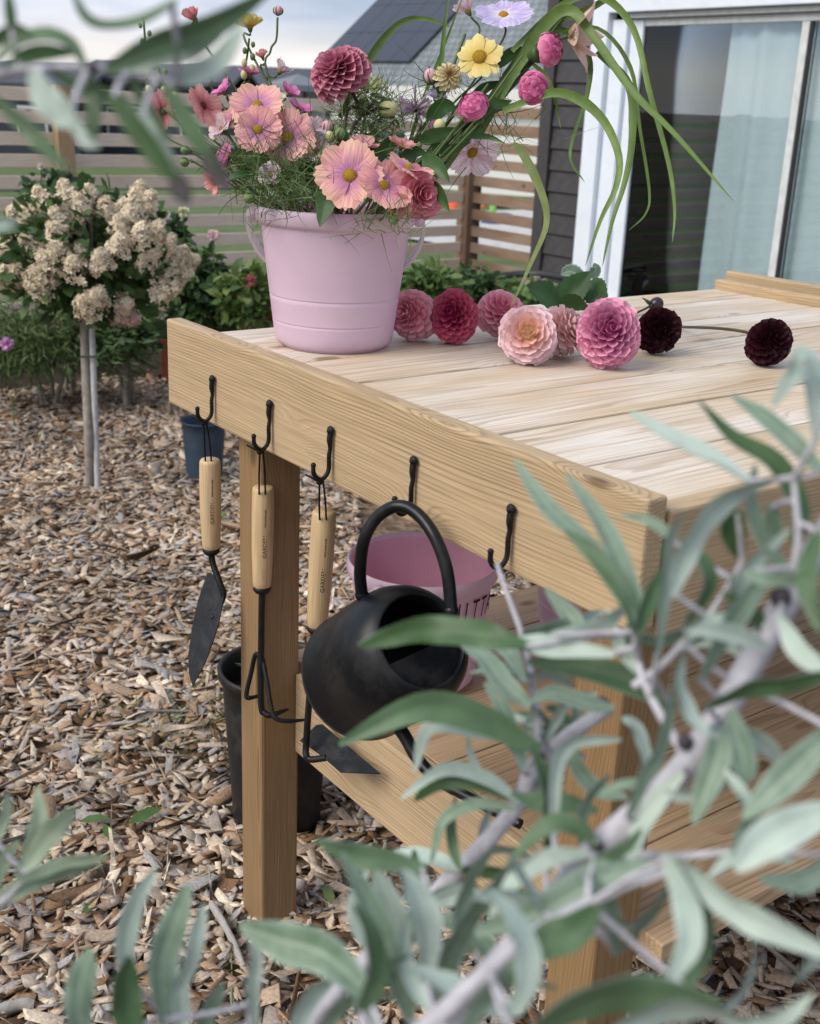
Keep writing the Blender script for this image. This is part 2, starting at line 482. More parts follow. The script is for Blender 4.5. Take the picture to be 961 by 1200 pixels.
def noise2(name, a, c, scale, rough=.9, sp=.15, detail=8):
    m, t, b = mat_new(name)
    tc = nd(t, 'ShaderNodeTexCoord')
    n = nd(t, 'ShaderNodeTexNoise', {'Scale': scale, 'Detail': detail, 'Roughness': .65}); t.links.new(tc.outputs['Object'], n.inputs['Vector'])
    r = ramp(t, [(.32, a), (.68, c)]); t.links.new(n.outputs['Fac'], r.inputs['Fac'])
    t.links.new(r.outputs['Color'], b.inputs['Base Color'])
    b.inputs['Roughness'].default_value = rough; spec(b, sp)
    bump(t, b, n.outputs['Fac'], .5, .01)
    return m
M['lawn'] = noise2('lawn', (.075, .11, .042), (.13, .165, .075), 3.0)
M['gravel'] = noise2('pale gravel', (.40, .40, .40), (.58, .57, .55), 9.0)
M['asphalt'] = noise2('pale asphalt', (.20, .20, .205), (.28, .28, .28), 6.0)
M['bed_soil'] = noise2('bed soil', (.02, .016, .012), (.06, .045, .033), 12.0)

def leafmat(name, cols, rough=.5, trans=.25, sp=.35):
    """foliage: colour differs from leaf to leaf"""
    m, t, b = mat_new(name)
    lk = t.links.new
    g = nd(t, 'ShaderNodeNewGeometry'); oi = nd(t, 'ShaderNodeObjectInfo')
    f = math_n(t, 'FRACT', math_n(t, 'ADD', g.outputs['Random Per Island'], math_n(t, 'MULTIPLY', oi.outputs['Random'], 13.7)))
    r = ramp(t, [(i/(len(cols)-1), c) for i, c in enumerate(cols)]); lk(f, r.inputs['Fac'])
    tc = nd(t, 'ShaderNodeTexCoord')
    n = nd(t, 'ShaderNodeTexNoise', {'Scale': 55, 'Detail': 3}); lk(tc.outputs['Object'], n.inputs['Vector'])
    mr = nd(t, 'ShaderNodeMapRange', {1: .3, 2: .7, 3: .82, 4: 1.15}); lk(n.outputs['Fac'], mr.inputs[0])
    c = mixc(t, 1.0, r.outputs['Color'], mr.outputs[0], 'MULTIPLY')
    lk(c, b.inputs['Base Color'])
    b.inputs['Roughness'].default_value = rough; spec(b, sp)
    tr = nd(t, 'ShaderNodeBsdfTranslucent'); lk(c, tr.inputs['Color'])
    mx = nd(t, 'ShaderNodeMixShader'); mx.inputs[0].default_value = trans
    o = t.nodes['Material Output']
    lk(b.outputs[0], mx.inputs[1]); lk(tr.outputs[0], mx.inputs[2]); lk(mx.outputs[0], o.inputs['Surface'])
    return m
def silvermat(name, cols, rib, edge, trans=.18):
    """felted leaf: pale midrib and margin, mottled blade (vx is the distance from the midrib, 0..1)"""
    m = leafmat(name, cols, .5, trans, .4)
    t = m.node_tree; lk = t.links.new
    b = t.nodes['Principled BSDF']; src = b.inputs['Base Color'].links[0].from_socket
    at_ = nd(t, 'ShaderNodeAttribute', attribute_name='vx')
    r1 = ramp(t, [(0, (.75, .75, .75)), (.07, (.55, .55, .55)), (.13, (0, 0, 0)), (1, (0, 0, 0))]); lk(at_.outputs['Fac'], r1.inputs['Fac'])
    r2 = ramp(t, [(0, (0, 0, 0)), (.66, (0, 0, 0)), (1, (.8, .8, .8))]); lk(at_.outputs['Fac'], r2.inputs['Fac'])
    tc = nd(t, 'ShaderNodeTexCoord')
    n = nd(t, 'ShaderNodeTexNoise', {'Scale': 210, 'Detail': 4}); lk(tc.outputs['Object'], n.inputs['Vector'])
    n2 = nd(t, 'ShaderNodeTexNoise', {'Scale': 26, 'Detail': 2}); lk(tc.outputs['Object'], n2.inputs['Vector'])
    m1 = nd(t, 'ShaderNodeMapRange', {1: .35, 2: .7, 3: 0.0, 4: .45}); lk(n.outputs['Fac'], m1.inputs[0])
    m2 = nd(t, 'ShaderNodeMapRange', {1: .4, 2: .66, 3: 0.0, 4: .55}); lk(n2.outputs['Fac'], m2.inputs[0])
    c = mixc(t, m1.outputs[0], src, edge)
    c = mixc(t, m2.outputs[0], c, [edge[0]*.8, edge[1]*.82, edge[2]*.72])
    c = mixc(t, r2.outputs['Color'], c, edge)
    c = mixc(t, r1.outputs['Color'], c, rib)
    lk(c, b.inputs['Base Color'])
    for q in t.nodes:
        if q.type == 'BSDF_TRANSLUCENT': lk(c, q.inputs['Color'])
    return m
M['sil_top'] = silvermat('silver leaf upper side', [(.10, .18, .09), (.15, .235, .15), (.20, .285, .205), (.12, .205, .11)], (.38, .47, .37), (.31, .41, .345))
M['sil_bot'] = silvermat('silver leaf underside', [(.37, .49, .43), (.47, .58, .53), (.32, .43, .37)], (.54, .62, .56), (.54, .63, .58))
M['sil_dark'] = leafmat('dark silver leaf', [(.055, .115, .04), (.085, .155, .075), (.115, .19, .105)], .48, .15, .4)
M['sil_pale'] = leafmat('young pale leaf', [(.40, .50, .34), (.48, .57, .42)], .55, .2, .3)
M['sil_bark'] = noise2('silver bark', (.38, .37, .405), (.60, .59, .645), 60.0, .7)
M['sil_bud'] = plain('dark bud scale', (.045, .035, .045), .6)
M['leaf_dark'] = leafmat('dark green leaves', [(.028, .062, .024), (.052, .105, .036), (.075, .14, .05), (.04, .085, .038)], .45, .25)
M['leaf_mid'] = leafmat('mid green leaves', [(.06, .12, .032), (.09, .165, .045), (.13, .21, .065), (.075, .14, .05)], .5, .25)
M['leaf_lime'] = leafmat('yellow green leaves', [(.10, .17, .04), (.17, .25, .06), (.22, .29, .10), (.12, .20, .06)], .5, .3)
M['leaf_dahlia'] = leafmat('dahlia leaves', [(.03, .085, .02), (.045, .11, .03), (.055, .125, .035)], .42, .2)
M['thread'] = leafmat('feathery foliage', [(.06, .11, .03), (.10, .16, .05), (.13, .19, .07)], .6, .15)
M['stem'] = leafmat('flower stems', [(.075, .125, .035), (.10, .15, .05), (.06, .10, .03)], .5, .1)
M['stem_dark'] = leafmat('dark stems', [(.05, .04, .028), (.07, .055, .03)], .5, .05)
M['blade_grass'] = leafmat('grass blades', [(.14, .235, .055), (.18, .28, .075), (.12, .21, .05)], .42, .3)
M['blade_pale'] = leafmat('pale grass blades', [(.20, .27, .09), (.24, .30, .12)], .5, .3)
M['bark'] = noise2('tree bark', (.20, .17, .14), (.36, .33, .29), 45.0, .85)
M['floret'] = leafmat('hydrangea florets', [(.78, .68, .50), (.86, .79, .64), (.66, .52, .40), (.84, .77, .56), (.74, .60, .48)], .7, .25, .2)
M['floret_pink'] = leafmat('pinkish hydrangea florets', [(.60, .40, .34), (.66, .50, .40), (.56, .33, .32), (.62, .52, .38)], .7, .25, .2)

def petalmat(name, base, mid, tip, rough=.55, trans=.25, L0=1.0, streak=.12):
    """petal colour runs from the base to the tip of each petal (its local x, 0..1)"""
    m, t, b = mat_new(name)
    lk = t.links.new
    tc = nd(t, 'ShaderNodeTexCoord'); sx = nd(t, 'ShaderNodeSeparateXYZ'); lk(tc.outputs['Object'], sx.inputs[0])
    r = ramp(t, [(.08, base), (.5, mid), (.95, tip)]); lk(sx.outputs[0], r.inputs['Fac'])
    mp = nd(t, 'ShaderNodeMapping'); mp.inputs['Scale'].default_value = (2, 26, 2); lk(tc.outputs['Object'], mp.inputs[0])
    n = nd(t, 'ShaderNodeTexNoise', {'Scale': 1.0, 'Detail': 3}); lk(mp.outputs[0], n.inputs['Vector'])
    mr = nd(t, 'ShaderNodeMapRange', {1: .3, 2: .7, 3: 1-streak, 4: 1+streak}); lk(n.outputs['Fac'], mr.inputs[0])
    oi = nd(t, 'ShaderNodeObjectInfo')
    c = mixc(t, 1.0, r.outputs['Color'], mr.outputs[0], 'MULTIPLY')
    c = mixc(t, 1.0, c, oi.outputs['Color'], 'MULTIPLY')
    lk(c, b.inputs['Base Color'])
    b.inputs['Roughness'].default_value = rough; spec(b, .25)
    tr = nd(t, 'ShaderNodeBsdfTranslucent'); lk(c, tr.inputs['Color'])
    mx = nd(t, 'ShaderNodeMixShader'); mx.inputs[0].default_value = trans
    o = t.nodes['Material Output']
    lk(b.outputs[0], mx.inputs[1]); lk(tr.outputs[0], mx.inputs[2]); lk(mx.outputs[0], o.inputs['Surface'])
    return m
# ================================================================== the setting
def hgt(x, y):
    d = max(0.0, min(1.0, (y-8)/24.0))
    return -1.5*d*d*(3-2*d)
def sheet(name, xs, ys, z, mat):
    vs = [(x, y, hgt(x, y)+z) for y in ys for x in xs]
    n = len(xs); fs = []
    for j in range(len(ys)-1):
        for i in range(n-1):
            fs.append((j*n+i, j*n+i+1, (j+1)*n+i+1, (j+1)*n+i))
    me = bpy.data.meshes.new(name); me.from_pydata(vs, [], fs); me.materials.append(mat); me.update()
    for p in me.polygons: p.use_smooth = True
    o = link(name, me)
    return tag(o, kind='structure')
def frange(a, b, n): return [a+(b-a)*i/(n-1) for i in range(n)]
lawn = sheet('lawn', [-450, -150, -60]+frange(-30, 60, 19)+[90, 160, 450], [-450, -100, -20]+frange(-5, 40, 31)+[70, 150, 450], -.012, M['lawn'])
ground = sheet('ground', frange(-7, 4.2, 15), frange(-7, 5.6, 15), 0, M['mulch'])
road = sheet('road', frange(-40, 75, 12), frange(34, 38.5, 4), .03, M['asphalt'])
yard = sheet('gravel_yard', frange(6.6, 24, 8), frange(6.4, 13.5, 9), .01, M['gravel'])

# ---- wood chips: the largest ones singly, the rest as one mass
def chip_verts(n, g):
    sp1 = g.random(n) < .16; Ln = (.011+.05*g.random(n)**1.5)*1.08*np.where(sp1, 1.5, 1); Wd = g.uniform(.009, .026, n)*np.where(sp1, .33, 1)*np.where(g.random(n) < .3, .5, 1); Th = g.uniform(.0014, .0042, n)
    base = np.array([[-.5, -.5, -.5], [.5, -.5, -.5], [.5, .5, -.5], [-.5, .5, -.5], [-.5, -.5, .5], [.5, -.5, .5], [.5, .5, .5], [-.5, .5, .5]])
    v = np.repeat(base[None], n, 0)*np.stack([Ln, Wd, Th], 1)[:, None, :]
    sk = g.uniform(-.35, .35, (n, 4, 2))*np.stack([Ln, Wd], 1)[:, None, :]
    v[:, :4, :2] += sk*.8; v[:, 4:, :2] += sk*.8
    v[:, 4:, :2] *= g.uniform(.8, 1.0, (n, 1, 1))
    v[:, :, 2] += (v[:, :, 0]**2)*g.uniform(-9, 9, (n, 1))
    return v
def rot_batch(v, g, tilt):
    n = len(v)
    yaw = g.uniform(0, 2*np.pi, n); a = g.normal(0, tilt, n); b2 = g.normal(0, tilt, n)
    cy, sy, ca, sa, cb, sb = np.cos(yaw), np.sin(yaw), np.cos(a), np.sin(a), np.cos(b2), np.sin(b2)
    x, y, z = v[..., 0], v[..., 1], v[..., 2]
    y, z = y*ca[:, None]-z*sa[:, None], y*sa[:, None]+z*ca[:, None]
    x, z = x*cb[:, None]+z*sb[:, None], -x*sb[:, None]+z*cb[:, None]
    x, y = x*cy[:, None]-y*sy[:, None], x*sy[:, None]+y*cy[:, None]
    return np.stack([x, y, z], -1)
CQ = np.array([[0, 3, 2, 1], [4, 5, 6, 7], [0, 1, 5, 4], [1, 2, 6, 5], [2, 3, 7, 6], [3, 0, 4, 7]])
def px_np(P):
    d = P-np.array(CAM); z = d@np.array(FWD)
    return PW/2+FPX*(d@np.array(RGT))/z, PH/2-FPX*(d@np.array(UPV))/z, z
cand = np.stack([rng.uniform(-1.2, 3.6, 140000), rng.uniform(-.5, 5.05, 140000), np.zeros(140000)], 1)
sx, sy, sz = px_np(cand)
keep = (sz > .3) & (sx > -170) & (sx < 1130) & (sy > 380) & (sy < 1340)
dens = np.clip(1.25-.12*np.maximum(0, sz-2.0), .62, 1.0)
keep &= rng.random(len(cand)) < dens*.84
keep &= ~((sz > 2.75) & (sx > 420) & (sy < 640))
cand, sx, sy, sz = cand[keep], sx[keep], sy[keep], sz[keep]
vis = (sx > 5) & (sx < 955) & (sy < 1195)
vis &= ((sx < 300) | (sx > 820) | (sy < 900)) & ((sx < 200) | (sx > 350) | (sy > 1000) | (sy < 760))
order = np.argsort(np.where(vis, sz, 1e3))
near, rest = order[:300], order[300:]
cand[:, 2] = rng.uniform(.003, .020, len(cand))
v = rot_batch(chip_verts(len(rest), rng), rng, .27)+cand[rest][:, None, :]
q = (np.arange(len(rest))[:, None, None]*8+CQ[None]).reshape(-1, 4)
o = link('wood_chips', np_mesh('wood_chips', v.reshape(-1, 3), q, M['chip']))
tag(o, 'brown, tan and grey wood chips covering the garden ground', 'wood chips', kind='stuff')
cm = [np_mesh('wood_chip', a, CQ, M['chip']) for a in chip_verts(16, rng)*1.12]
for i, k in enumerate(near):
    c = link('wood_chip', cm[i % 16], ground, cand[k]+np.array([0, 0, .007]))
    c.rotation_euler = (rng.normal(0, .3), rng.normal(0, .3), rng.uniform(0, 6.28))

# ---- bed soil along the fence
mb = MB()
xs = frange(-3, 4.0, 30); ys = frange(4.55, 5.36, 6)
vs = [(x, y+.05*math.sin(3*x)*(j == 0), .0 if j == 0 else .05+.03*math.sin(7*x+3*y)) for j, y in enumerate(ys) for x in xs]
mb.add(vs, [(j*30+i, j*30+i+1, (j+1)*30+i+1, (j+1)*30+i) for j in range(5) for i in range(29)], 0, True)
tag(mb.build('flower_bed_soil', M['bed_soil']), kind='structure')

# ================================================================== fences
def slats_of(f, lo, hi, along, mat, tops):
    for z in tops:
        a = Vector(lo); b = Vector(hi)
        a.z, b.z = z-.064, z
        board('slat', f, a, b, along, mat, .002)
TOPS = [1.325-.1055*k for k in range(12)]
f1 = thing('slat_fence', (1.5, 5.43, 0), 'long weathered grey wooden fence of horizontal slats behind the hydrangea', 'fence')
slats_of(f1, (-2.6, 5.41, 0), (1.49, 5.43, 0), 'x', M['fence'], TOPS)
slats_of(f1, (1.494, 5.41, 0), (4.14, 5.43, 0), 'x', M['fence'], TOPS)
for x in (-2.2, -.4): board('post', f1, (x-.04, 5.433, 0), (x+.04, 5.51, 1.34), 'z', M['fence_post'])
board('post', f1, (1.455, 5.335, 0), (1.54, 5.408, 1.34), 'z', M['fence_post'])
tag(board('post_sleeve', f1, (1.447, 5.325, .80), (1.548, 5.4, .905), 'z', M['blue_pot']), 'slate blue sleeve on the post')
f2 = thing('slat_fence', (4.2, 5.43, 0), 'short brown slat fence with white ground behind, joining the dark house corner', 'fence')
slats_of(f2, (4.185, 4.5, 0), (4.205, 5.38, 0), 'y', M['fence_brown'], TOPS)
board('corner_post', f2, (4.145, 5.37, 0), (4.255, 5.48, 1.36), 'z', M['fence_brown'])

# ================================================================== the dark house with the window
M['siding'] = noise2('charcoal siding paint', (.042, .040, .044), (.060, .057, .062), 22, .55, .35)
M['white_paint'] = noise2('white trim paint', (.66, .725, .82), (.74, .80, .88), 8, .45, .4)
M['alu'] = plain('pale window frame', (.58, .61, .62), .4, .5)
M['dark_gap'] = plain('black rubber seal', (.01, .01, .012), .6)
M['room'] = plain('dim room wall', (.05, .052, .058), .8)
M['roofing'] = plain('dark roof felt', (.06, .06, .065), .8)
H = thing('dark_house', (4.3, 2.0, 0), 'charcoal timber-clad house with white-framed sliding window', 'house')
k = 0; z = .035
while z < 2.2:
    mb = MB()       # each board tilts out towards its lower edge
    mb.prism([(4.125, 4.31, z), (4.093, 4.31, z), (4.108, 4.31, z+.113), (4.125, 4.31, z+.113)], (0, 1, 0), .0)
    y0, y1 = 4.29, 4.574
    pr = [(4.125, z), (4.092, z), (4.107, z+.1185), (4.125, z+.1185)]
    mb = MB()
    mb.add([(p[0], y0, p[1]) for p in pr]+[(p[0], y1, p[1]) for p in pr], [(0, 1, 2, 3), (7, 6, 5, 4), (0, 4, 5, 1), (1, 5, 6, 2), (2, 6, 7, 3), (3, 7, 4, 0)])
    mb.build('siding_board', M['siding'], H, True)
    z += .1195
board('corner_board', H, (4.075, 4.576, .02), (4.16, 4.668, 2.3), 'z', M['siding'], .003)
board('wall', H, (4.127, 4.29, .0), (4.2, 4.6, 2.3), 'z', M['siding'], 0)
board('wall', H, (4.165, 4.575, .0), (8.2, 4.66, 2.3), 'x', M['siding'], 0)
board('wall', H, (4.12, -4.0, 1.90), (4.2, 4.285, 2.3), 'y', M['siding'], 0)
board('wall', H, (4.1, -4.0, 0), (4.2, -.4, 1.897), 'y', M['siding'], 0)
board('foundation', H, (4.105, -.39, 0), (4.2, 4.285, .12), 'y', M['trunk_stake'], 0)
unseen_roof = board('roof', H, (3.85, -4.4, 2.305), (8.6, 4.95, 2.42), 'y', M['roofing'], .01)  # plain flat slab out of view, added for its effect on light and shadow
# white casing: an outer board, a stepped inner jamb, the head boards
cs = board('window_casing', H, (4.058, 4.165, .12), (4.125, 4.283, 1.90), 'z', M['white_paint'], .004)
board('window_jamb', H, (4.092, 4.055, .12), (4.16, 4.162, 1.785), 'z', M['white_paint'], .004)
board('window_jamb', H, (4.12, 3.965, .12), (4.19, 4.052, 1.785), 'z', M['white_paint'], .004)
board('window_head', H, (4.05, -.38, 1.818), (4.118, 4.162, 1.90), 'y', M['white_paint'], .004)
board('window_head', H, (4.09, -.38, 1.790), (4.16, 4.05, 1.815), 'y', M['alu'], .003)
board('window_head', H, (4.125, -.38, 1.752), (4.16, 3.962, 1.787), 'y', M['alu'], .003)
board('window_sill', H, (4.03, -.38, .085), (4.16, 4.163, .118), 'y', M['white_paint'], .004)
board('window_mullion', H, (4.118, 2.935, .12), (4.165, 2.975, 1.75), 'z', M['alu'], .003)
board('window_seal', H, (4.125, 2.915, .12), (4.16, 2.933, 1.75), 'z', M['dark_gap'], 0)
board('window_mullion', H, (4.118, .60, .12), (4.165, .64, 1.75), 'z', M['alu'], .003)
def glass_mat():
    m, t, b = mat_new('window glass')
    t.nodes.remove(b)
    fr = nd(t, 'ShaderNodeFresnel'); fr.inputs[0].default_value = 1.5
    f2_ = math_n(t, 'MULTIPLY', fr.outputs[0], 1.3)
    gl = nd(t, 'ShaderNodeBsdfGlossy'); gl.inputs['Roughness'].default_value = .012; gl.inputs['Color'].default_value = (.9, .95, 1, 1)
    tr = nd(t, 'ShaderNodeBsdfTransparent'); tr.inputs['Color'].default_value = (.90, .94, .955, 1)
    n = nd(t, 'ShaderNodeTexNoise', {'Scale': 1.1, 'Detail': 1}); tc = nd(t, 'ShaderNodeTexCoord'); t.links.new(tc.outputs['Object'], n.inputs['Vector'])
    bp = nd(t, 'ShaderNodeBump'); bp.inputs['Strength'].default_value = .05; bp.inputs['Distance'].default_value = .02
    t.links.new(n.outputs['Fac'], bp.inputs['Height']); t.links.new(bp.outputs[0], gl.inputs['Normal'])
    mx = nd(t, 'ShaderNodeMixShader')
    t.links.new(f2_, mx.inputs[0]); t.links.new(tr.outputs[0], mx.inputs[1]); t.links.new(gl.outputs[0], mx.inputs[2])
    t.links.new(mx.outputs[0], t.nodes['Material Output'].inputs['Surface'])
    return m
M['glass'] = glass_mat()
board('window_pane', H, (4.135, 2.976, .12), (4.141, 3.964, 1.751), 'y', M['glass'], 0)
board('window_pane', H, (4.135, .641, .12), (4.141, 2.914, 1.751), 'y', M['glass'], 0)
board('window_pane', H, (4.135, -.379, .12), (4.141, .599, 1.751), 'y', M['glass'], 0)
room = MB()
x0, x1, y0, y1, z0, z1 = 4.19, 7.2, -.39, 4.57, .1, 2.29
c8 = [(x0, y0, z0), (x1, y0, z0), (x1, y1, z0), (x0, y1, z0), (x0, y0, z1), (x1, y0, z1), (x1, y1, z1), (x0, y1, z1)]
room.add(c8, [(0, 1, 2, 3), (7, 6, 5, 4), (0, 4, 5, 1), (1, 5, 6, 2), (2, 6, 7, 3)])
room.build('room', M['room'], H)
# pale curtain hanging in folds
M['curtain'] = plain('pale aqua curtain', (.86, .93, .93), .9, .1, var=.03, nscale=9)
mb = MB(); n = 260; vs = []
for j, zz in enumerate((.14, .6, 1.1, 1.5, 1.78)):
    for i in range(n):
        y = 3.47-i*2.55/n
        a = i*.16+.6*math.sin(i*.045)
        vs.append((4.21+.022*math.sin(a)*(1-.1*j)+.012*math.sin(a*2.3+j*.3), y+.008*math.sin(j*1.3+i*.05), zz))
mb.add(vs, [(j*n+i, j*n+i+1, (j+1)*n+i+1, (j+1)*n+i) for j in range(4) for i in range(n-1)], 0, True)
mb.build('curtain', M['curtain'], H)

# ---- hose and stake by the house corner
mb = MB()
mb.tube(spline([(3.2, 4.62, .28), (3.45, 4.5, .22), (3.8, 4.35, .20), (3.95, 4.2, .24), (3.98, 4.0, .2)], 6), .018, 8)
tag(mb.build('garden_hose', plain('pale grey hose', (.36, .37, .36), .5)), 'pale grey hose curling in front of the brown fence', 'hose')
mb = MB()
mb.tube(spline([(3.1, 4.75, .36), (3.5, 4.66, .36), (3.95, 4.55, .40), (3.98, 4.2, .42)], 6), .022, 8)
mb.tube([(3.1, 4.75, .36), (3.08, 4.76, -.01)], .02, 6)
tag(mb.build('handrail_pipe', plain('dark pipe', (.03, .033, .036), .5)), 'dark pipe running low in front of the house corner', 'pipe')
mb = MB()
mb.tube([(3.72, 4.22, -.02), (3.715, 4.215, .2), (3.72, 4.22, .44)], [.032, .034, .031], 9)
mb.tube([(3.66, 4.22, .40), (3.80, 4.21, .405)], [.02, .022], 7)
tag(mb.build('wooden_stake', M['bark']), 'short grey wooden stake beside the charcoal house corner', 'stake')

# ---- things beyond the short fence
def lump(name, c, d, col, label, cat, seed):
    g = random.Random(seed); mb = MB(); n = 14; k = 8; vs = []
    for i in range(k+1):
        th = math.pi/2*i/k
        for j in range(n):
            a = 2*math.pi*j/n
            w = 1+.14*math.sin(3*a+seed)+.1*g.uniform(-1, 1)
            vs.append((c[0]+d[0]/2*math.cos(th)**.6*math.cos(a)*w, c[1]+d[1]/2*math.cos(th)**.6*math.sin(a)*w, c[2]+d[2]*math.sin(th)))
    mb.add(vs, [(i*n+j, i*n+(j+1) % n, (i+1)*n+(j+1) % n, (i+1)*n+j) for i in range(k) for j in range(n)], 0, True)
    return tag(mb.build(name, plain(name+' cloth', col, .7, .3)), label, cat)
def gp(x, y, dep): p = at(x, y, dep); return (p.x, p.y, hgt(p.x, p.y)+.012)
def lump_at(name, x, y, wpx, hpx, col, label, cat, seed):
    p = onp(x, y, 2, -.05); dep = (p-CAM).dot(FWD)
    lump(name, (p.x, p.y, hgt(p.x, p.y)-.0), (px(wpx, dep), px(wpx, dep)*.7, px(hpx, dep)+.05), col, label, cat, seed)
lump_at('orange_bag', 532, 243, 24, 10, (.62, .10, .04), 'orange red bag on the pale yard behind the corner post', 'bag', 1)
lump_at('blue_tarpaulin', 584, 262, 46, 8, (.03, .07, .25), 'crumpled blue tarpaulin on the pale yard behind the slats', 'tarpaulin', 2)
lump_at('maroon_cushion', 588, 226, 20, 9, (.07, .02, .05), 'dark maroon cushion behind the short slat fence', 'cushion', 3)
lump_at('green_toy', 522, 223, 22, 6, (.05, .34, .17), 'flat turquoise green thing on the yard behind the corner post', 'toy', 4)
lump_at('green_toy', 578, 243, 9, 8, (.22, .52, .10), 'small lime green thing behind the short slat fence', 'toy', 5)
lump_at('red_toy', 569, 223, 7, 6, (.60, .14, .06), 'small orange thing just beside the corner post', 'toy', 6)

# ================================================================== far buildings
M['roof_tile'] = None
def tile_mat():
    m, t, b = mat_new('grey roof tiles')
    tc = nd(t, 'ShaderNodeTexCoord')
    br = nd(t, 'ShaderNodeTexBrick', {'Scale': 1.0, 'Mortar Size': .025, 'Brick Width': .34, 'Row Height': .36, 'Color1': (.15, .175, .19, 1), 'Color2': (.21, .24, .255, 1), 'Mortar': (.07, .08, .09, 1)})
    mpx = nd(t, 'ShaderNodeMapping')
    t.links.new(tc.outputs['Object'], mpx.inputs[0]); t.links.new(mpx.outputs[0], br.inputs['Vector'])
    t.links.new(br.outputs['Color'], b.inputs['Base Color']); b.inputs['Roughness'].default_value = .6
    bump(t, b, br.outputs['Fac'], .6, -.03)
    return m
M['roof_tile'] = tile_mat()
M['solar'] = plain('solar glass', (.014, .02, .035), .18, .6, var=.1)
M['far_white'] = plain('pale far wall', (.62, .62, .62), .6)
M['far_dark'] = plain('blue black far wall', (.022, .028, .042), .6)
M['far_roof'] = plain('dark far roof', (.05, .055, .07), .6)
M['far_glass'] = plain('far window glass', (.06, .075, .09), .1, .8)
# house with solar panels; local axes: e along the eave, s up the slope
E0 = at(366, 97, 45)
rh = Vector((RGT.x, RGT.y, 0)).normalized(); fh = Vector((FWD.x, FWD.y, 0)).normalized()
e = (rh*.68-fh*.73).normalized(); hs = (rh*.73+fh*.68).normalized()
PT = math.radians(39)
s = (hs*math.cos(PT)+Vector((0, 0, math.sin(PT)))).normalized(); nr = e.cross(s).normalized()
if nr.z < 0: nr = -nr
S = thing('solar_house', (E0.x, E0.y, hgt(E0.x, E0.y)), 'distant house with black solar panels on its grey tiled roof', 'house')
MR = Matrix((e, s, nr)).transposed().to_4x4()
def roof_slab(name, u0, u1, v0, v1, n0, n1, mat, parent):
    me = bevel_box((u1-u0, v1-v0, n1-n0), 0); me.materials.append(mat)
    c = E0+e*(u0+u1)/2+s*(v0+v1)/2+nr*(n0+n1)/2
    o = link(name, me, parent)
    pl = worldloc(parent)
    o.matrix_local = Matrix.Translation(c-pl) @ MR
    return o
roof_slab('roof', 0, 18, 0, 9, -.2, 0, M['roof_tile'], S)
roof_slab('verge_board', -.14, -.004, -.05, 9, -.28, .06, M['far_white'], S)
def uv_on(x, y):
    p = on_plane(x, y, E0, nr)-E0
    return p.dot(e), p.dot(s)
ub, vb = uv_on(481, 75)
print('panel corner', ub, vb, uv_on(545, 0), uv_on(430, 24))
for i in range(5):
    for j in range(4):
        roof_slab('solar_panel', ub-(i+1)*1.06, ub-i*1.06-.02, vb+j*1.74, vb+j*1.74+1.72, .05, .12, M['solar'], S)
def wall_quad(name, a, b, z0, z1, th, mat, parent):
    d = (b-a); d.z = 0; ln = d.length; d.normalize(); nn = Vector((-d.y, d.x, 0))
    me = bevel_box((ln, th, z1-z0), 0); me.materials.append(mat)
    c = (a+b)/2; c.z = (z0+z1)/2
    o = link(name, me, parent); pl = worldloc(parent)
    o.matrix_local = Matrix.Translation(c-pl) @ Matrix((d, nn, Vector((0, 0, 1)))).transposed().to_4x4()
    return o
zg = hgt(E0.x, E0.y)
a0 = E0+hs*.5+e*.3; a1 = a0+e*17.4
wall_quad('wall', a0, a1, zg-.3, E0.z-.02, .2, M['far_white'], S)
wall_quad('gutter', E0-hs*.05+e*-.1, E0-hs*.05+e*18.1, E0.z-.62, E0.z-.02, .12, M['far_white'], S)
wall_quad('gable_wall', a0+hs*.2, a0+hs*11, zg-.3, E0.z-.02, .2, M['far_dark'], S)
top = E0+s*9; 
mb = MB()
g0 = a0+hs*.1; g1 = a0+hs*(2*9*math.cos(PT)-1.0); gt = a0+hs*(9*math.cos(PT)-.5)
mb.prism([(g0.x, g0.y, E0.z-.1), (g1.x, g1.y, E0.z-.1), (gt.x, gt.y, E0.z+9*math.sin(PT)-.5)], e, .15)
mb.build('gable_wall', M['far_dark'], S)
for u in (3.0, 7.0, 12.0):
    wall_quad('window', a0+e*u-hs*.14, a0+e*(u+1.6)-hs*.14, zg+.9, zg+2.2, .08, M['far_glass'], S)

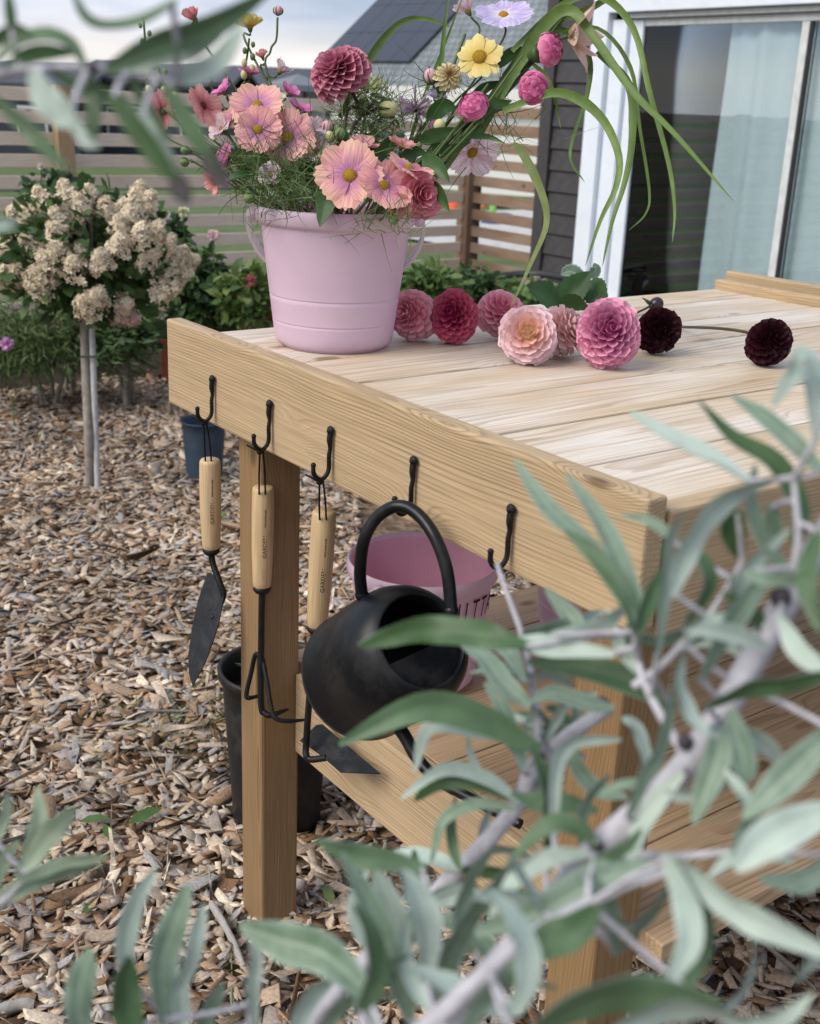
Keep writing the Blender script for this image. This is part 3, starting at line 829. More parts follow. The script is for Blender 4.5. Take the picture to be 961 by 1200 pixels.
def far_house(xl, xr, ytop, dep, roof_h, lab, wallm, roofm, wins):
    """gabled house facing the camera: base on the terrain, wall top at the given photo height"""
    A = at(xl, ytop, dep); B = at(xr, ytop, dep)
    zt = (A.z+B.z)/2; g = min(hgt(A.x, A.y), hgt(B.x, B.y))
    T = thing('far_house', ((A.x+B.x)/2, (A.y+B.y)/2, g), lab, 'house')
    d = (B-A); d.z = 0; d.normalize(); nn = Vector((-d.y, d.x, 0))
    if nn.dot(FWD) < 0: nn = -nn
    wall_quad('wall', A.copy(), B.copy(), g-.3, zt, .25, wallm, T)
    wall_quad('wall', A+nn*8, B+nn*8, g-.3, zt, .25, wallm, T)
    for q in (A, B): wall_quad('gable_wall', q+nn*.13, q+nn*7.87, g-.3, zt, .25, wallm, T)
    mb = MB(); up = Vector((0, 0, 1)); o = .5
    a, b = A-d*o-nn*o, B+d*o-nn*o
    a.z = b.z = zt+.02
    r1, r2 = A-d*o+nn*4, B+d*o+nn*4
    r1.z = r2.z = zt+roof_h
    c, dd = A-d*o+nn*(8+o), B+d*o+nn*(8+o); c.z = dd.z = zt+.02
    t = up*.18
    mb.add([a, b, r2, r1, a+t, b+t, r2+t, r1+t, c, dd, c+t, dd+t], [(0, 1, 2, 3), (7, 6, 5, 4), (0, 4, 5, 1), (3, 2, 9, 8), (10, 11, 6, 7), (8, 9, 11, 10), (0, 3, 7, 4), (1, 5, 6, 2), (3, 8, 10, 7), (2, 6, 11, 9)])
    mb.build('roof', roofm, T)
    ln = (B-A).length
    for f0, w_, z0_, z1_ in wins:
        p = A+d*ln*f0-nn*.16
        wall_quad('window', p, p+d*w_, g+z0_, g+z1_, .06, M['far_white'], T)
        p2 = p-nn*.05
        wall_quad('pane', p2+d*.12, p2+d*(w_-.12), g+z0_+.12, g+z1_-.12, .04, M['far_glass'], T)
    return T
far_house(-150, 92, 101, 47, .9, 'low dark house far beyond the fence, partly behind the silver twig', M['far_dark'], M['far_roof'], [(.35, 1.2, .9, 2.1), (.7, 1.2, .9, 2.1)])
far_house(100, 262, 99, 50, .8, 'low blue black house far beyond the fence with white window frames', M['far_dark'], M['far_roof'], [(.15, 1.6, .8, 2.2), (.5, 1.2, .8, 2.2), (.8, .8, .8, 2.2)])
far_house(268, 370, 106, 58, 1.0, 'far pale house seen low behind the pale peach flowers', M['far_white'], M['far_roof'], [(.3, 1.6, .8, 2.2), (.6, 1.2, .8, 2.2)])
# gazebo tent
p = onp(349, 200, 2, -.35); gz = thing('gazebo', at(349, 110, 17).to_tuple()[:2]+(hgt(0, at(349, 110, 17).y),), 'grey canopy gazebo with white side cloths beyond the fence', 'gazebo')
gc = Vector(gz.location); zt = at(349, 100, 17).z; zap = at(349, 87, 17).z; hw = px(21, 17)*1.25
mb = MB(); cr = [gc+Vector((i*hw*1.15, j*hw*1.15, 0)) for i, j in ((-1, -1), (1, -1), (1, 1), (-1, 1))]
for q in cr: q.z = zt
ap = Vector((gc.x, gc.y, zap))
mb.add(cr+[ap]+[q-Vector((0, 0, .08)) for q in cr], [(0, 1, 4), (1, 2, 4), (2, 3, 4), (3, 0, 4), (0, 5, 6, 1), (1, 6, 7, 2), (2, 7, 8, 3), (3, 8, 5, 0)])
mb.build('canopy', plain('grey canopy cloth', (.17, .19, .22), .8), gz)
for i, j in ((-1, -1), (1, -1), (1, 1), (-1, 1)):
    mb = MB(); mb.tube([gc+Vector((i*hw, j*hw, 0)), Vector((gc.x+i*hw, gc.y+j*hw, zt))], .04, 6); mb.build('leg', M['far_dark'], gz)
for i, j, dx, dy in ((0, 1, 1, 0), (1, 0, 0, 1), (-1, 0, 0, 1)):
    mb = MB(); n = 24
    vs = []
    for zz in (gc.z+.1, zt-.05):
        for k in range(n):
            tt = (k/(n-1)-.5)*2*hw*.96
            w = .03*math.sin(k*1.7)
            vs.append((gc.x+i*hw*.97+dx*tt+w*dy, gc.y+j*hw*.97+dy*tt+w*dx, zz))
    mb.add(vs, [(k, k+1, n+k+1, n+k) for k in range(n-1)], 0, True)
    mb.build('side_cloth', M['far_white'], gz)
# ================================================================== the potting table
T = thing('potting_table', (.6, .5, 0), 'pale pine potting table with plank top and a lower shelf', 'table')
PL = M['pine']
board('end_board', T, (0, 0, .867), (.027, .998, 1.0), 'y', PL, .0035)
board('end_board', T, (1.247, .0, .86), (1.274, .968, .999), 'y', PL, .0035)
board('end_board', T, (1.30, .0, .87), (1.327, .985, 1.012), 'y', PL, .0035)
board('side_board', T, (.033, .001, .85), (1.244, .028, .983), 'x', PL, .003)
board('side_board', T, (.03, .936, .885), (1.244, .963, .951), 'x', PL, .003)
SE = [.029, .153, .293, .434, .575, .715, .857, .966]
for a, b in zip(SE[:-1], SE[1:]):
    board('plank', T, (.0285, a+.0021, .953), (1.2455, b-.0021, .980+random.uniform(-.0008, .0008)), 'x', M['pine_top'], .0022)
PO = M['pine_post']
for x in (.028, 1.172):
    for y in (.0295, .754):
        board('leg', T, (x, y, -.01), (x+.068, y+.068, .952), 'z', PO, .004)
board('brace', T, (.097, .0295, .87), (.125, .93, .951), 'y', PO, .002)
# lower shelf
SH = M['pine_shelf']
board('shelf_rail', T, (.088, .0985, .335), (.115, .753, .474), 'y', M['pine'], .003)
board('shelf_rail', T, (1.142, .0985, .335), (1.169, .753, .474), 'y', SH, .003)
ys = [-.006, .135, .277, .419, .561, .703, .83]
for i, (a, b) in enumerate(zip(ys[:-1], ys[1:])):
    board('shelf_plank', T, (.0975 if i == 0 else .1175, a+.0014, .446), (1.170 if i == 0 else 1.140, b-.0014, .4725), 'x', SH, .002)
# hooks along the end board
def hook(y, ztop=.938, tilt=0):
    mb = MB()
    R = .0029
    pts = [(-.0045, y, ztop), (-.0055, y, ztop-.012), (-.0045, y, ztop-.022), (-.006, y, ztop-.032), (-.006, y, ztop-.048), (-.009, y, ztop-.056), (-.016, y, ztop-.0615), (-.0235, y, ztop-.0585), (-.0285, y, ztop-.051), (-.029, y, ztop-.042)]
    pts = [(x, yy+tilt*(ztop-z), z) for x, yy, z in pts]
    rad = [.0036, .0038, .0027]+[R]*5+[.0031, .0028]
    pr = spline(pts, 4); rr = np.interp(np.linspace(0, len(rad)-1, len(pr)), range(len(rad)), rad)
    mb.tube(pr, list(rr), 9)
    mb.ball((-.0045, y, ztop+.0005), .0062, 10, 6, 0, (1, 0, 0), .6)
    mb.ball((-.0075, y, ztop), .0034, 8, 5, 0, (1, 0, 0), .6)
    mb.ball((-.029, y+tilt*.042, ztop-.041), .0036, 8, 5)
    return mb.build('hook', M['black_metal'], T)
HY = [.838, .672, .520, .346, .177]
for i, y in enumerate(HY): hook(y, .945 if i == 3 else .938, random.uniform(-.02, .02) if i != 3 else 0)

# ================================================================== hand tools
def cord_loop(parent, hy, hole, knot_px=None):
    """cord from the hook's bend down to the hole in the handle"""
    hk = Vector((-.017, hy, .8765))
    mb = MB()
    for sgn in (-1, 1):
        mid = (hk+hole)/2+RGT*sgn*.004
        mb.tube(spline([hk+RGT*sgn*.002, mid, hole+RGT*sgn*.0045-FWD*.004], 4), .0013, 6)
    mb.ball(hk+Vector((-.003, 0, -.003)), .0042, 8, 6)
    tail = [hk+Vector((-.002, .0, -.004)), hk-RGT*.012+UPV*.002, hk-RGT*.02+UPV*.006]
    mb.tube(spline(tail, 3), .0013, 6)
    return mb.build('cord', M['cord'], parent)
def text_on(parent, txt, c, right, up, size, mat):
    cu = bpy.data.curves.new('lettering', 'FONT'); cu.body = txt; cu.size = size; cu.align_x = 'CENTER'; cu.align_y = 'CENTER'; cu.extrude = .00015; cu.resolution_u = 2
    to = bpy.data.objects.new('lettering_tmp', cu); COL.objects.link(to)
    dg = bpy.context.evaluated_depsgraph_get()
    me = bpy.data.meshes.new_from_object(to.evaluated_get(dg))
    bpy.data.objects.remove(to); 
    me.materials.clear(); me.materials.append(mat)
    o = link('lettering', me, parent)
    r = Vector(right).normalized(); u = Vector(up); u = (u-r*u.dot(r)).normalized(); n = r.cross(u)
    o.matrix_local = Matrix.Translation(Vector(c)-worldloc(parent)) @ Matrix((r, u, n)).transposed().to_4x4()
    return o
def handle_of(tool, top, bot, r0=.0165, words=('GARDEN',), hole=True):
    ax = (bot-top); ln = ax.length; d = ax.normalized()
    side = (RGT-d*RGT.dot(d)).normalized()
    prof = [(1e-4, 0), (r0*.80, .0002), (r0*.92, .0022), (r0*.965, .006), (r0, ln*.25), (r0*.985, ln*.6), (r0*.86, ln*.93), (r0*.80, ln*.985), (r0*.7, ln), (1e-4, ln)]
    mb = MB(); mb.lathe(prof, top, d, 28)
    # local x along the handle so that the grain follows it
    me = mb.mesh('handle', M['handle'])
    o = link('handle', me, tool)
    R3 = Matrix((d, side, d.cross(side))).transposed()
    c = (top+bot)/2
    inv = R3.transposed()
    for v_ in me.vertices: v_.co = inv @ (v_.co-c)
    o.matrix_local = Matrix.Translation(c-worldloc(tool)) @ R3.to_4x4()
    face = (-FWD-d*(-FWD).dot(d)).normalized()
    face = (face*.94+side*.34).normalized()
    up2 = face.cross(d)
    hp = top+d*.0165+(face*.90+side*.0)*r0*.985
    mb = MB(); mb.lathe([(1e-4, .0006), (.0042, .0006), (.0048, -.001)], hp, face, 14)
    mb.build('cord_hole', M['ink'], tool)
    text_on(tool, words[0], top+d*ln*.56+face*(r0*.975), -d, -face.cross(-d)*-1 if False else face.cross(-d), .0088, M['ink'])
    text_on(tool, words[1], top+d*ln*.28+face*(r0*1.0), -d, face.cross(-d), .0040, M['ink'])
    # ferrule
    mb = MB(); mb.lathe([(r0*.5, -.002), (r0*.80, -.0025), (r0*.82, .004), (r0*.6, .0085), (.0052, .011), (1e-4, .011)], bot, d, 24)
    mb.build('ferrule', M['black_metal'], tool)
    return d, side, face
GRP = 'hand tools hanging on the table hooks'
WORDS = ('GARDEN', 'hand made tools')
DT = 1.755
# trowel
top, bot = at(246, 538, DT), at(247.5, 643, DT+.05)
tr = thing('hand_trowel', at(226, 803, DT+.1), 'hanging hand trowel with ash handle and long narrow dark blade', 'trowel', GRP)
d, side, face = handle_of(tr, top, bot, .0163, WORDS)
b2 = bot+d*.009
mb = MB(); sp_ = spline([b2, at(250, 662, DT+.055), at(258, 684, DT+.05), at(262, 697, DT+.05), at(257, 715, DT+.055)], 5)
mb.tube(sp_, [.0052]*(len(sp_)-6)+[.005, .0045, .004, .0035, .003, .0025], 8); mb.build('shank', M['black_metal'], tr)
pn = (-FWD*.72-RGT*.62+UPV*.12).normalized(); pp = at(250, 715, DT+.057)
ol = [(243, 672), (247, 671), (263, 690), (262, 702), (257, 728), (250, 752), (240, 778), (226, 804), (222, 790), (221, 768), (225, 738), (232, 705)]
pts = [on_plane(x, y, pp, pn) for x, y in ol]
mb = MB(); mb.prism(pts, pn, .0016); bl = mb.build('blade', M['blade'], tr)
mb = MB(); mb.ball(on_plane(249, 723, pp, pn)+pn*.001, .004, 8, 5, 0, pn, .5); mb.build('rivet', M['blade'], tr)
cord_loop(tr, HY[0], top+d*.0165-FWD*.006)
# cultivator
DT = 1.70
top, bot = at(308.5, 570, DT), at(307, 688, DT+.05)
cu = thing('hand_cultivator', at(310, 845, DT+.1), 'hanging three-tined hand cultivator with ash handle before the table leg', 'cultivator', GRP)
d, side, face = handle_of(cu, top, bot, .0163, WORDS)
DX = Vector((1, 0, 0)); b2 = bot+d*.009
DB = DT+.1
mb = MB(); q = at(306, 826, DB); mb.tube(spline([b2, at(306, 760, DT+.08), q, at(309, 836, DB)+DX*.002, at(318, 838, DB), at(338, 831, DB+.012)], 4), [.0050]*16+[.0048, .0044, .0038, .003, .0016][:5], 8); mb.build('tine', M['black_metal'], cu)
for pts in ([(304, 768, DB-.012), (299, 768, DB), (294, 790, DB+.008), (289, 812, DB+.014), (292, 818, DB+.015), (314, 812, DB+.028)], [(302, 768, DB-.012), (307, 770, DB-.013), (313, 800, DB-.022), (319, 834, DB-.03), (325, 843, DB-.032), (340, 845, DB-.026), (362, 843, DB-.014)]):
    mb = MB(); sp_ = spline([at(*p) for p in pts], 4); n = len(sp_); mb.tube(sp_, [.0037 if i < n-4 else .0037-.0005*(i-n+5) for i in range(n)], 8); mb.build('tine', M['black_metal'], cu)
cord_loop(cu, HY[1], top+d*.0165-FWD*.006)
# hoe
DT = 1.60
top, bot = at(380, 598, DT), at(371.5, 735, DT+.05)
ho = thing('hand_hoe', at(360, 890, DT+.1), 'hanging hand hoe with ash handle and flat angled dark blade', 'hoe', GRP)
d, side, face = handle_of(ho, top, bot, .0172, WORDS)
b2 = bot+d*.009
mb = MB(); mb.tube(spline([b2, at(366, 775, DT+.07), at(359, 868, DT+.11), at(359, 885, DT+.11), at(364, 890, DT+.108), at(382, 888, DT+.10)], 4), .0050, 8); mb.build('shank', M['black_metal'], ho)
pp = at(382, 887, DT+.10); pn = (UPV*.80-FWD*.52-RGT*.25).normalized()
pts = [on_plane(x, y, pp, pn) for x, y in ((371, 850), (378, 849), (446, 907), (399, 905), (377, 886), (352, 868))]
mb = MB(); mb.prism(pts, pn, .002); mb.build('blade', M['blade'], ho)
cord_loop(ho, HY[2], top+d*.0165-FWD*.006)

# ================================================================== watering can
WC = thing('watering_can', at(440, 860, 1.42), 'black watering can with wide open mouth hanging by its arched handle', 'watering can')
axc = (-FWD*.80+RGT*.47+UPV*.37).normalized()
cc = at(456, 773, 1.385)             # middle of the body
R = .0815; hb = .078
prof = [(1e-4, -hb), (R*.93, -hb), (R*.985, -hb+.003), (R, -hb+.010), (R, -hb+.012), (R*.985, -hb+.016), (R*.99, -.01), (R*.985, .02), (R*.95, .045), (R*.88, .063), (R*.79, .075), (R*.70, .0815), (R*.665, .0825), (R*.655, .0815), (R*.655, .073)]
mb = MB(); mb.lathe(prof, cc, axc, 56); mb.build('body', M['can'], WC)
mb = MB(); mb.lathe([(R*.655, .073), (R*.67, .060), (R*.85, .04), (R*.93, .0), (R*.93, -hb+.006), (1e-4, -hb+.006)], cc, axc, 48); mb.build('inside', M['can_in'], WC)
# half lid that covers the far part of the mouth
e1 = (RGT-axc*RGT.dot(axc)).normalized(); e2 = axc.cross(e1)
def on_top(r, a, h): return cc+axc*h+(e1*math.cos(a)+e2*math.sin(a))*r
arc = [on_top(R*.66, math.radians(a), .0745) for a in range(-140, 21, 10)]
mb = MB(); mb.prism(arc, axc, .002); mb.build('half_lid', M['can'], WC)
hpx = [(424, 697, 1.36), (422, 668, 1.345), (427, 632, 1.325), (442, 606, 1.315), (466, 593, 1.300), (489, 602, 1.290), (510, 630, 1.275), (524, 670, 1.272), (529, 716, 1.275)]
mb = MB(); mb.tube(spline([at(*p) for p in hpx], 6), .0072, 12); mb.build('handle', M['can'], WC)
for p in (hpx[0], hpx[-1]):
    mb = MB(); mb.ball(at(*p), .0085, 10, 6); mb.build('handle_joint', M['can'], WC)
sp_ = spline([at(456, 838, 1.40), at(474, 862, 1.385), at(490, 890, 1.36), at(515, 915, 1.335), at(560, 940, 1.30), at(610, 966, 1.265)], 5)
mb = MB(); mb.tube(sp_, list(np.linspace(.0085, .0058, len(sp_))), 10); mb.build('spout', M['can'], WC)

# ================================================================== buckets
def bucket(name, c, label, group=None, handle_dir=None, letters=False, rot=0.0, tilt=-1.05):
    B = thing(name, c, label, 'bucket', group)
    c = Vector(c)
    Ht = .2
    def rad(z): return .087+.0245*(z/Ht)
    prof = [(1e-4, .005), (.073, .005), (.074, 0), (.0785, 0), (.0792, .0025), (.0800, .0032), (.0835, .0045), (.0865, .0080), (.0884, .0130), (rad(.024), .023)]
    def groove(z_): return [(rad(z_-.0012), z_-.0012), (rad(z_)-.0009, z_-.0002), (rad(z_)-.0009, z_+.0004), (rad(z_)+.0003, z_+.0012), (rad(z_)+.0003, z_+.0022)]
    prof += [(rad(.034), .034)]+groove(.038)+[(rad(.05), .05), (rad(.068), .068)]+groove(.075)
    for z_ in (.09, .12, .15, .172, .176): prof.append((rad(z_), z_))
    prof += [(.1135, .178), (.1165, .181), (.1172, .192), (.1162, .1985), (.1145, .2005), (.1115, .199), (.1095, .194)]
    mb = MB(); mb.lathe(prof, c, (0, 0, 1), 72); mb.build('body', M['pink'], B)
    mb = MB(); mb.lathe([(.1095, .194), (rad(.175)-.0025, .175), (rad(.1)-.0025, .1), (rad(.03)-.0035, .03), (.082, .014), (1e-4, .012)], c, (0, 0, 1), 60); mb.build('inside', M['pink_in'], B)
    # bail handle hanging behind, hinged on two lugs
    hd = Vector(handle_dir); hd.normalize()
    bk = Vector((-hd.y, hd.x, 0))
    if bk.dot(FWD) < 0: bk = -bk
    piv = c+Vector((0, 0, .186))
    arc = []
    for i in range(25):
        a = math.pi*i/24
        out = hd*math.cos(a)*(.1275+.009*math.sin(a)**.6)
        dn = math.sin(a)*.128
        arc.append(piv+out+bk*dn*math.cos(tilt)+Vector((0, 0, dn*math.sin(tilt))))
    mb = MB(); k = len(arc); vs = []
    for i in range(k):
        t_ = (arc[min(i+1, k-1)]-arc[max(i-1, 0)]).normalized()
        o_ = (arc[i]-piv); o_ = (o_-t_*o_.dot(t_)).normalized()
        n_ = t_.cross(o_)
        w = .0085
        for aa, bb in ((-.0022, -w), (.0022, -w), (.0022, w), (-.0022, w)): vs.append(arc[i]+o_*aa+n_*bb)
    fs = [(i*4+j, i*4+(j+1) % 4, (i+1)*4+(j+1) % 4, (i+1)*4+j) for i in range(k-1) for j in range(4)]+[(3, 2, 1, 0), (k*4-4, k*4-3, k*4-2, k*4-1)]
    mb.add(vs, fs); mb.build('handle', M['pink_handle'], B)
    for sg in (-1, 1):
        mb = MB(); mb.ball(piv+hd*sg*.121, .010, 12, 7, 0, hd, .9); mb.build('lug', M['pink'], B)
    if letters:
        fr = Vector((-FWD.x, -FWD.y, 0)).normalized(); sd_ = Vector((RGT.x, RGT.y, 0)).normalized()
        for i, ch in enumerate('HITTA'):
            a = math.radians(letters+i*10)
            dr = (fr*math.cos(a)+sd_*math.sin(a)).normalized()
            tang = Vector((0, 0, 1)).cross(dr)
            o = text_on(B, ch, c+dr*(rad(.148)+.0034)+Vector((0, 0, .148)), tang, Vector((0, 0, 1))+dr*.12, .05, M['ink'])
            o.scale = (.5, 1, 1)
    return B
HD = Vector((RGT.x, RGT.y, 0)).normalized()
bucket('flower_bucket', (.183, .806, .9805), 'pale pink plastic bucket full of cut flowers on the table', None, HD)
bucket('bucket', (.25, .648, .473), 'empty pink bucket with tall thin lettering on the shelf behind the watering can', None, (HD*.5+Vector((FWD.x, FWD.y, 0))*.86), letters=27)
p = onp(700, 720, 2, .6)
bucket('bucket', (.585, .60, .473), 'pink bucket on the shelf, mostly hidden behind the table end board', None, HD)

# ================================================================== pots on the ground
def pot(name, c, r0, r1, h, mat, label, cat, soil=True, rim=.012, bands=()):
    P = thing(name, c, label, cat); c = Vector(c)
    prof = [(1e-4, .003), (r0*.95, .003), (r0, 0), (r0+.002, .006)]
    for i in range(1, 8):
        z_ = h*.93*i/8; prof.append((r0+(r1-r0)*z_/h, z_))
    prof += [(r1, h-rim*1.6), (r1+.006, h-rim*1.5), (r1+.0075, h-.004), (r1+.005, h), (r1+.001, h-.001), (r1-.003, h-.006), (r1*.93, h*.8)]
    mb = MB(); mb.lathe(prof, c, (0, 0, 1), 52); mb.build('body', mat, P)
    if soil:
        mb = MB(); k = 24; vs = [c+Vector((0, 0, h*.83))]
        for rr_ in (.4, .7, .96):
            for j in range(k):
                a = 2*math.pi*j/k; vs.append(c+Vector((math.cos(a)*r1*rr_*.97, math.sin(a)*r1*rr_*.97, h*.82+.006*math.sin(a*5+rr_*9))))
        fs = [(0, 1+j, 1+(j+1) % k) for j in range(k)]+[(1+i*k+j, 1+(i+1)*k+j, 1+(i+1)*k+(j+1) % k, 1+i*k+(j+1) % k) for i in range(2) for j in range(k)]
        mb.add(vs, fs, 0, True); mb.build('soil', M['soil'], P)
    return P
BP = pot('plant_pot', (.222, 1.04, -.004), .083, .103, .335, M['pot'], 'tall black plastic plant pot standing behind the table leg', 'plant pot')
pot('plant_pot', (1.07, 3.02, -.004), .062, .078, .235, M['blue_pot'], 'slate blue pot on the chips beyond the table corner', 'plant pot', rim=.004)
# rusty planter by the bed
RP = thing('rusty_planter', (1.93, 4.25, 0), 'rust red steel planter box in the shade by the flower bed', 'planter')
M['rust'] = noise2('rusted steel', (.075, .016, .009), (.12, .03, .015), 14, .8)
for lo, hi in (((1.60, 4.06, 0), (1.625, 4.52, .30)), ((1.626, 4.06, 0), (2.6, 4.085, .30)), ((2.575, 4.086, 0), (2.6, 4.52, .30)), ((1.626, 4.495, 0), (2.574, 4.52, .30))):
    board('side', RP, lo, hi, 'x', M['rust'], .002)
board('soil', RP, (1.627, 4.087, .0), (2.573, 4.493, .25), 'x', M['bed_soil'], 0)
# ribbed terracotta pot lying under the shelf
p = onp(930, 1062, 2, .0)
TP = thing('terracotta_pot', (p.x+.06, p.y+.12, 0), 'ribbed reddish brown clay pot lying beneath the shelf', 'plant pot')
mb = MB(); ax = Vector((.9, .35, 0)).normalized()
prof = [(1e-4, 0), (.07, 0), (.074, .004)]
for i in range(9): prof += [(.076+i*.003, .012+i*.02), (.0795+i*.003, .018+i*.02), (.0765+i*.003, .028+i*.02)]
prof += [(.112, .205), (.112, .225), (.1, .225), (.085, .12), (1e-4, .02)]
mb.lathe(prof, Vector(TP.location)+Vector((-.1, -.02, .098)), ax, 40)
mb.build('body', plain('brown clay', (.23, .105, .05), .7, .3, var=.2), TP)
# ================================================================== leaf clouds
LEAF8 = np.array([[0, 0, 0], [.3, .26, .05], [.68, .24, .05], [1, 0, -.06], [.68, -.24, .05], [.3, -.26, .05], [.32, 0, 0], [.68, 0, -.01]])
LQ8 = np.array([[1, 6, 7, 2], [6, 5, 4, 7], [0, 5, 6, 1], [2, 7, 4, 3]])
def leaf_cloud(name, P, D, Nn, size, mat, shape=LEAF8, quads=LQ8, wide=1.0, smooth=True):
    """P positions, D directions, Nn normals, size lengths"""
    n = len(P)
    D = D/np.linalg.norm(D, axis=1)[:, None]
    Nn = Nn-D*np.sum(Nn*D, 1)[:, None]; Nn /= (np.linalg.norm(Nn, axis=1)[:, None]+1e-9)
    Bn = np.cross(Nn, D)
    s = shape[None]*np.array([1, wide, 1])
    v = P[:, None]+size[:, None, None]*(s[..., 0:1]*D[:, None]+s[..., 1:2]*Bn[:, None]+s[..., 2:3]*Nn[:, None])
    q = (np.arange(n)[:, None, None]*len(shape)+quads[None]).reshape(-1, 4)
    return np_mesh(name, v.reshape(-1, 3), q, mat, smooth)
def sph(n, g):
    a = g.normal(size=(n, 3)); return a/np.linalg.norm(a, axis=1)[:, None]
def bush(name, base, c, rad, n, lsize, mat, label, cat, seed, wide=1.0, shell=.55, mat2=None, up=.4, nstem=5, clumps=9):
    g = np.random.default_rng(seed)
    B = thing(name, base, label, cat)
    c = np.array(c); rad = np.array(rad)
    cl = sph(clumps, g)*g.uniform(.35, .78, (clumps, 1)); cl[:, 2] = np.abs(cl[:, 2])*.9-.25
    k = g.integers(0, clumps, n)
    loc = cl[k]+sph(n, g)*(g.random((n, 1))**.45)*shell
    P = c+loc*rad
    P[:, 2] = np.maximum(P[:, 2], .03)
    D = loc*np.array([1, 1, .5])+g.normal(0, .5, (n, 3)); D[:, 2] -= .15
    Nn = np.array([0, 0, 1.0])*up*2+loc*.6+g.normal(0, .55, (n, 3))
    sz = g.uniform(.6, 1.25, n)*lsize
    off = np.array(base)
    m = g.random(n) < (.25 if mat2 is not None else 2)
    link('foliage', leaf_cloud('foliage', (P-off)[m] if mat2 is not None else P-off, D[m] if mat2 is not None else D, Nn[m] if mat2 is not None else Nn, sz[m] if mat2 is not None else sz, mat2 if mat2 is not None else mat, wide=wide), B)
    if mat2 is not None:
        link('foliage', leaf_cloud('foliage', (P-off)[~m], D[~m], Nn[~m], sz[~m], mat, wide=wide), B)
    for i in range(nstem):
        t = Vector((c+cl[i % clumps]*rad*.8).tolist())
        b = Vector(base)+Vector((g.uniform(-.05, .05), g.uniform(-.05, .05), -.02))
        mb = MB(); mb.tube(spline([b, b*.6+t*.4+Vector((0, 0, .08)), t], 4), [.009, .008, .008, .007, .006, .005, .004, .003, .002], 6)
        mb.build('stem', M['bark'], B)
    return B
def gbase(x, y):
    p = onp(x, y, 2, 0); return (p.x, p.y, 0)
def bush_px(name, x, y, dep, rx, ry, n, lsize, mat, label, cat, seed, deep=None, **k):
    c = at(x, y, dep); r = px(rx, dep); rz = px(ry, dep)
    h_ = Vector((c.x, c.y, 0))
    return bush(name, (c.x, c.y, 0), c, (r, (deep or r*.75), rz), n, lsize, mat, label, cat, seed, **k)
bush_px('cosmos_bush', 55, 398, 5.05, 105, 52, 5200, .055, M['thread'], 'feathery green cosmos bush growing left of the hydrangea trunk', 'bush', 3, wide=.2, shell=.7, clumps=14, up=.1)
bush_px('leafy_shrub', 232, 345, 4.75, 66, 66, 1500, .055, M['leaf_dark'], 'dark leafy shrub between the hydrangea and the flower bucket', 'bush', 4, mat2=M['leaf_mid'])
bush_px('leafy_shrub', 296, 345, 4.6, 48, 48, 800, .058, M['leaf_lime'], 'yellow green leafy shrub just left of the flower bucket', 'bush', 5, mat2=M['leaf_mid'])
bush_px('leafy_shrub', 150, 395, 5.1, 62, 30, 800, .05, M['leaf_dark'], 'low dark shrub in the bed behind the hydrangea trunk', 'bush', 6)
bush_px('leafy_shrub', 205, 282, 4.9, 26, 46, 420, .05, M['leaf_dark'], 'slim dark plant with white blooms at the right edge of the hydrangea', 'bush', 7)
bush_px('leafy_shrub', 70, 225, 5.1, 50, 34, 420, .05, M['leaf_dark'], 'leafy plant with white buds poking above the hydrangea by the tan post', 'bush', 9)
bush_px('leafy_shrub', 505, 335, 4.6, 50, 40, 800, .055, M['leaf_mid'], 'mid green leafy shrub right of the flower bucket', 'bush', 8, mat2=M['leaf_lime'])
bush_px('leafy_shrub', 560, 335, 5.2, 48, 30, 600, .045, M['leaf_dark'], 'dark low shrub at the foot of the brown corner post', 'bush', 10, mat2=M['leaf_mid'])
bush_px('leafy_shrub', 620, 345, 4.9, 40, 18, 320, .045, M['leaf_mid'], 'low green plants at the foot of the dark house corner', 'bush', 12)
# small blooms on those plants
def small_bloom(x, y, dep, r, col, label, seed):
    B = thing('bloom', at(x, y, dep)-Vector((0, 0, .12)), label, 'flower')
    g = np.random.default_rng(seed); n = 46
    c = at(x, y, dep); S_ = sph(n, g)
    m = bpy.data.materials.get('bloom %s' % str(col)) or leafmat('bloom %s' % str(col), [col, [min(1, q*1.15) for q in col], [q*.85 for q in col]], .6, .25)
    off = np.array(B.location)
    link('petals', leaf_cloud('petals', np.array(c)-off+S_*px(r, dep)*.25, S_+g.normal(0, .2, (n, 3)), g.normal(size=(n, 3))+np.array([0, 0, 1.]), np.full(n, px(r, dep)*.9), m, wide=1.5), B)
    mb = MB(); mb.tube([c-Vector((0, 0, .13)), c], .003, 5); mb.build('stem', M['stem'], B)
W_ = (.74, .72, .64)
for i, (x, y, r, dep, col, lab) in enumerate([
    (193, 255, 8, 4.8, W_, 'white bloom at the right top of the hydrangea, lower of a white pair'), (215, 248, 7, 4.8, (.72, .74, .52), 'cream bud bloom on the slim dark plant'),
    (250, 275, 7, 4.6, (.72, .55, .56), 'pale pink bloom atop the dark shrub below the fence rails'), (293, 330, 8, 4.5, (.66, .22, .26), 'salmon pink bloom in the yellow green shrub'),
    (48, 195, 4, 5.0, W_, 'tiny white bud beside the blue post sleeve'), (56, 208, 4, 5.0, W_, 'tiny white bud right below another by the blue post sleeve'),
    (8, 403, 8, 4.6, (.62, .36, .60), 'mauve cosmos bloom in the feathery bush'), (14, 461, 4, 4.5, (.7, .58, .42), 'small fallen cream bloom under the feathery bush')]):
    small_bloom(x, y, dep, r, col, lab, 40+i)

M['leaf_hyd'] = leafmat('hydrangea leaves', [(.03, .07, .02), (.06, .12, .035), (.09, .16, .05), (.045, .09, .03)], .5, .25)
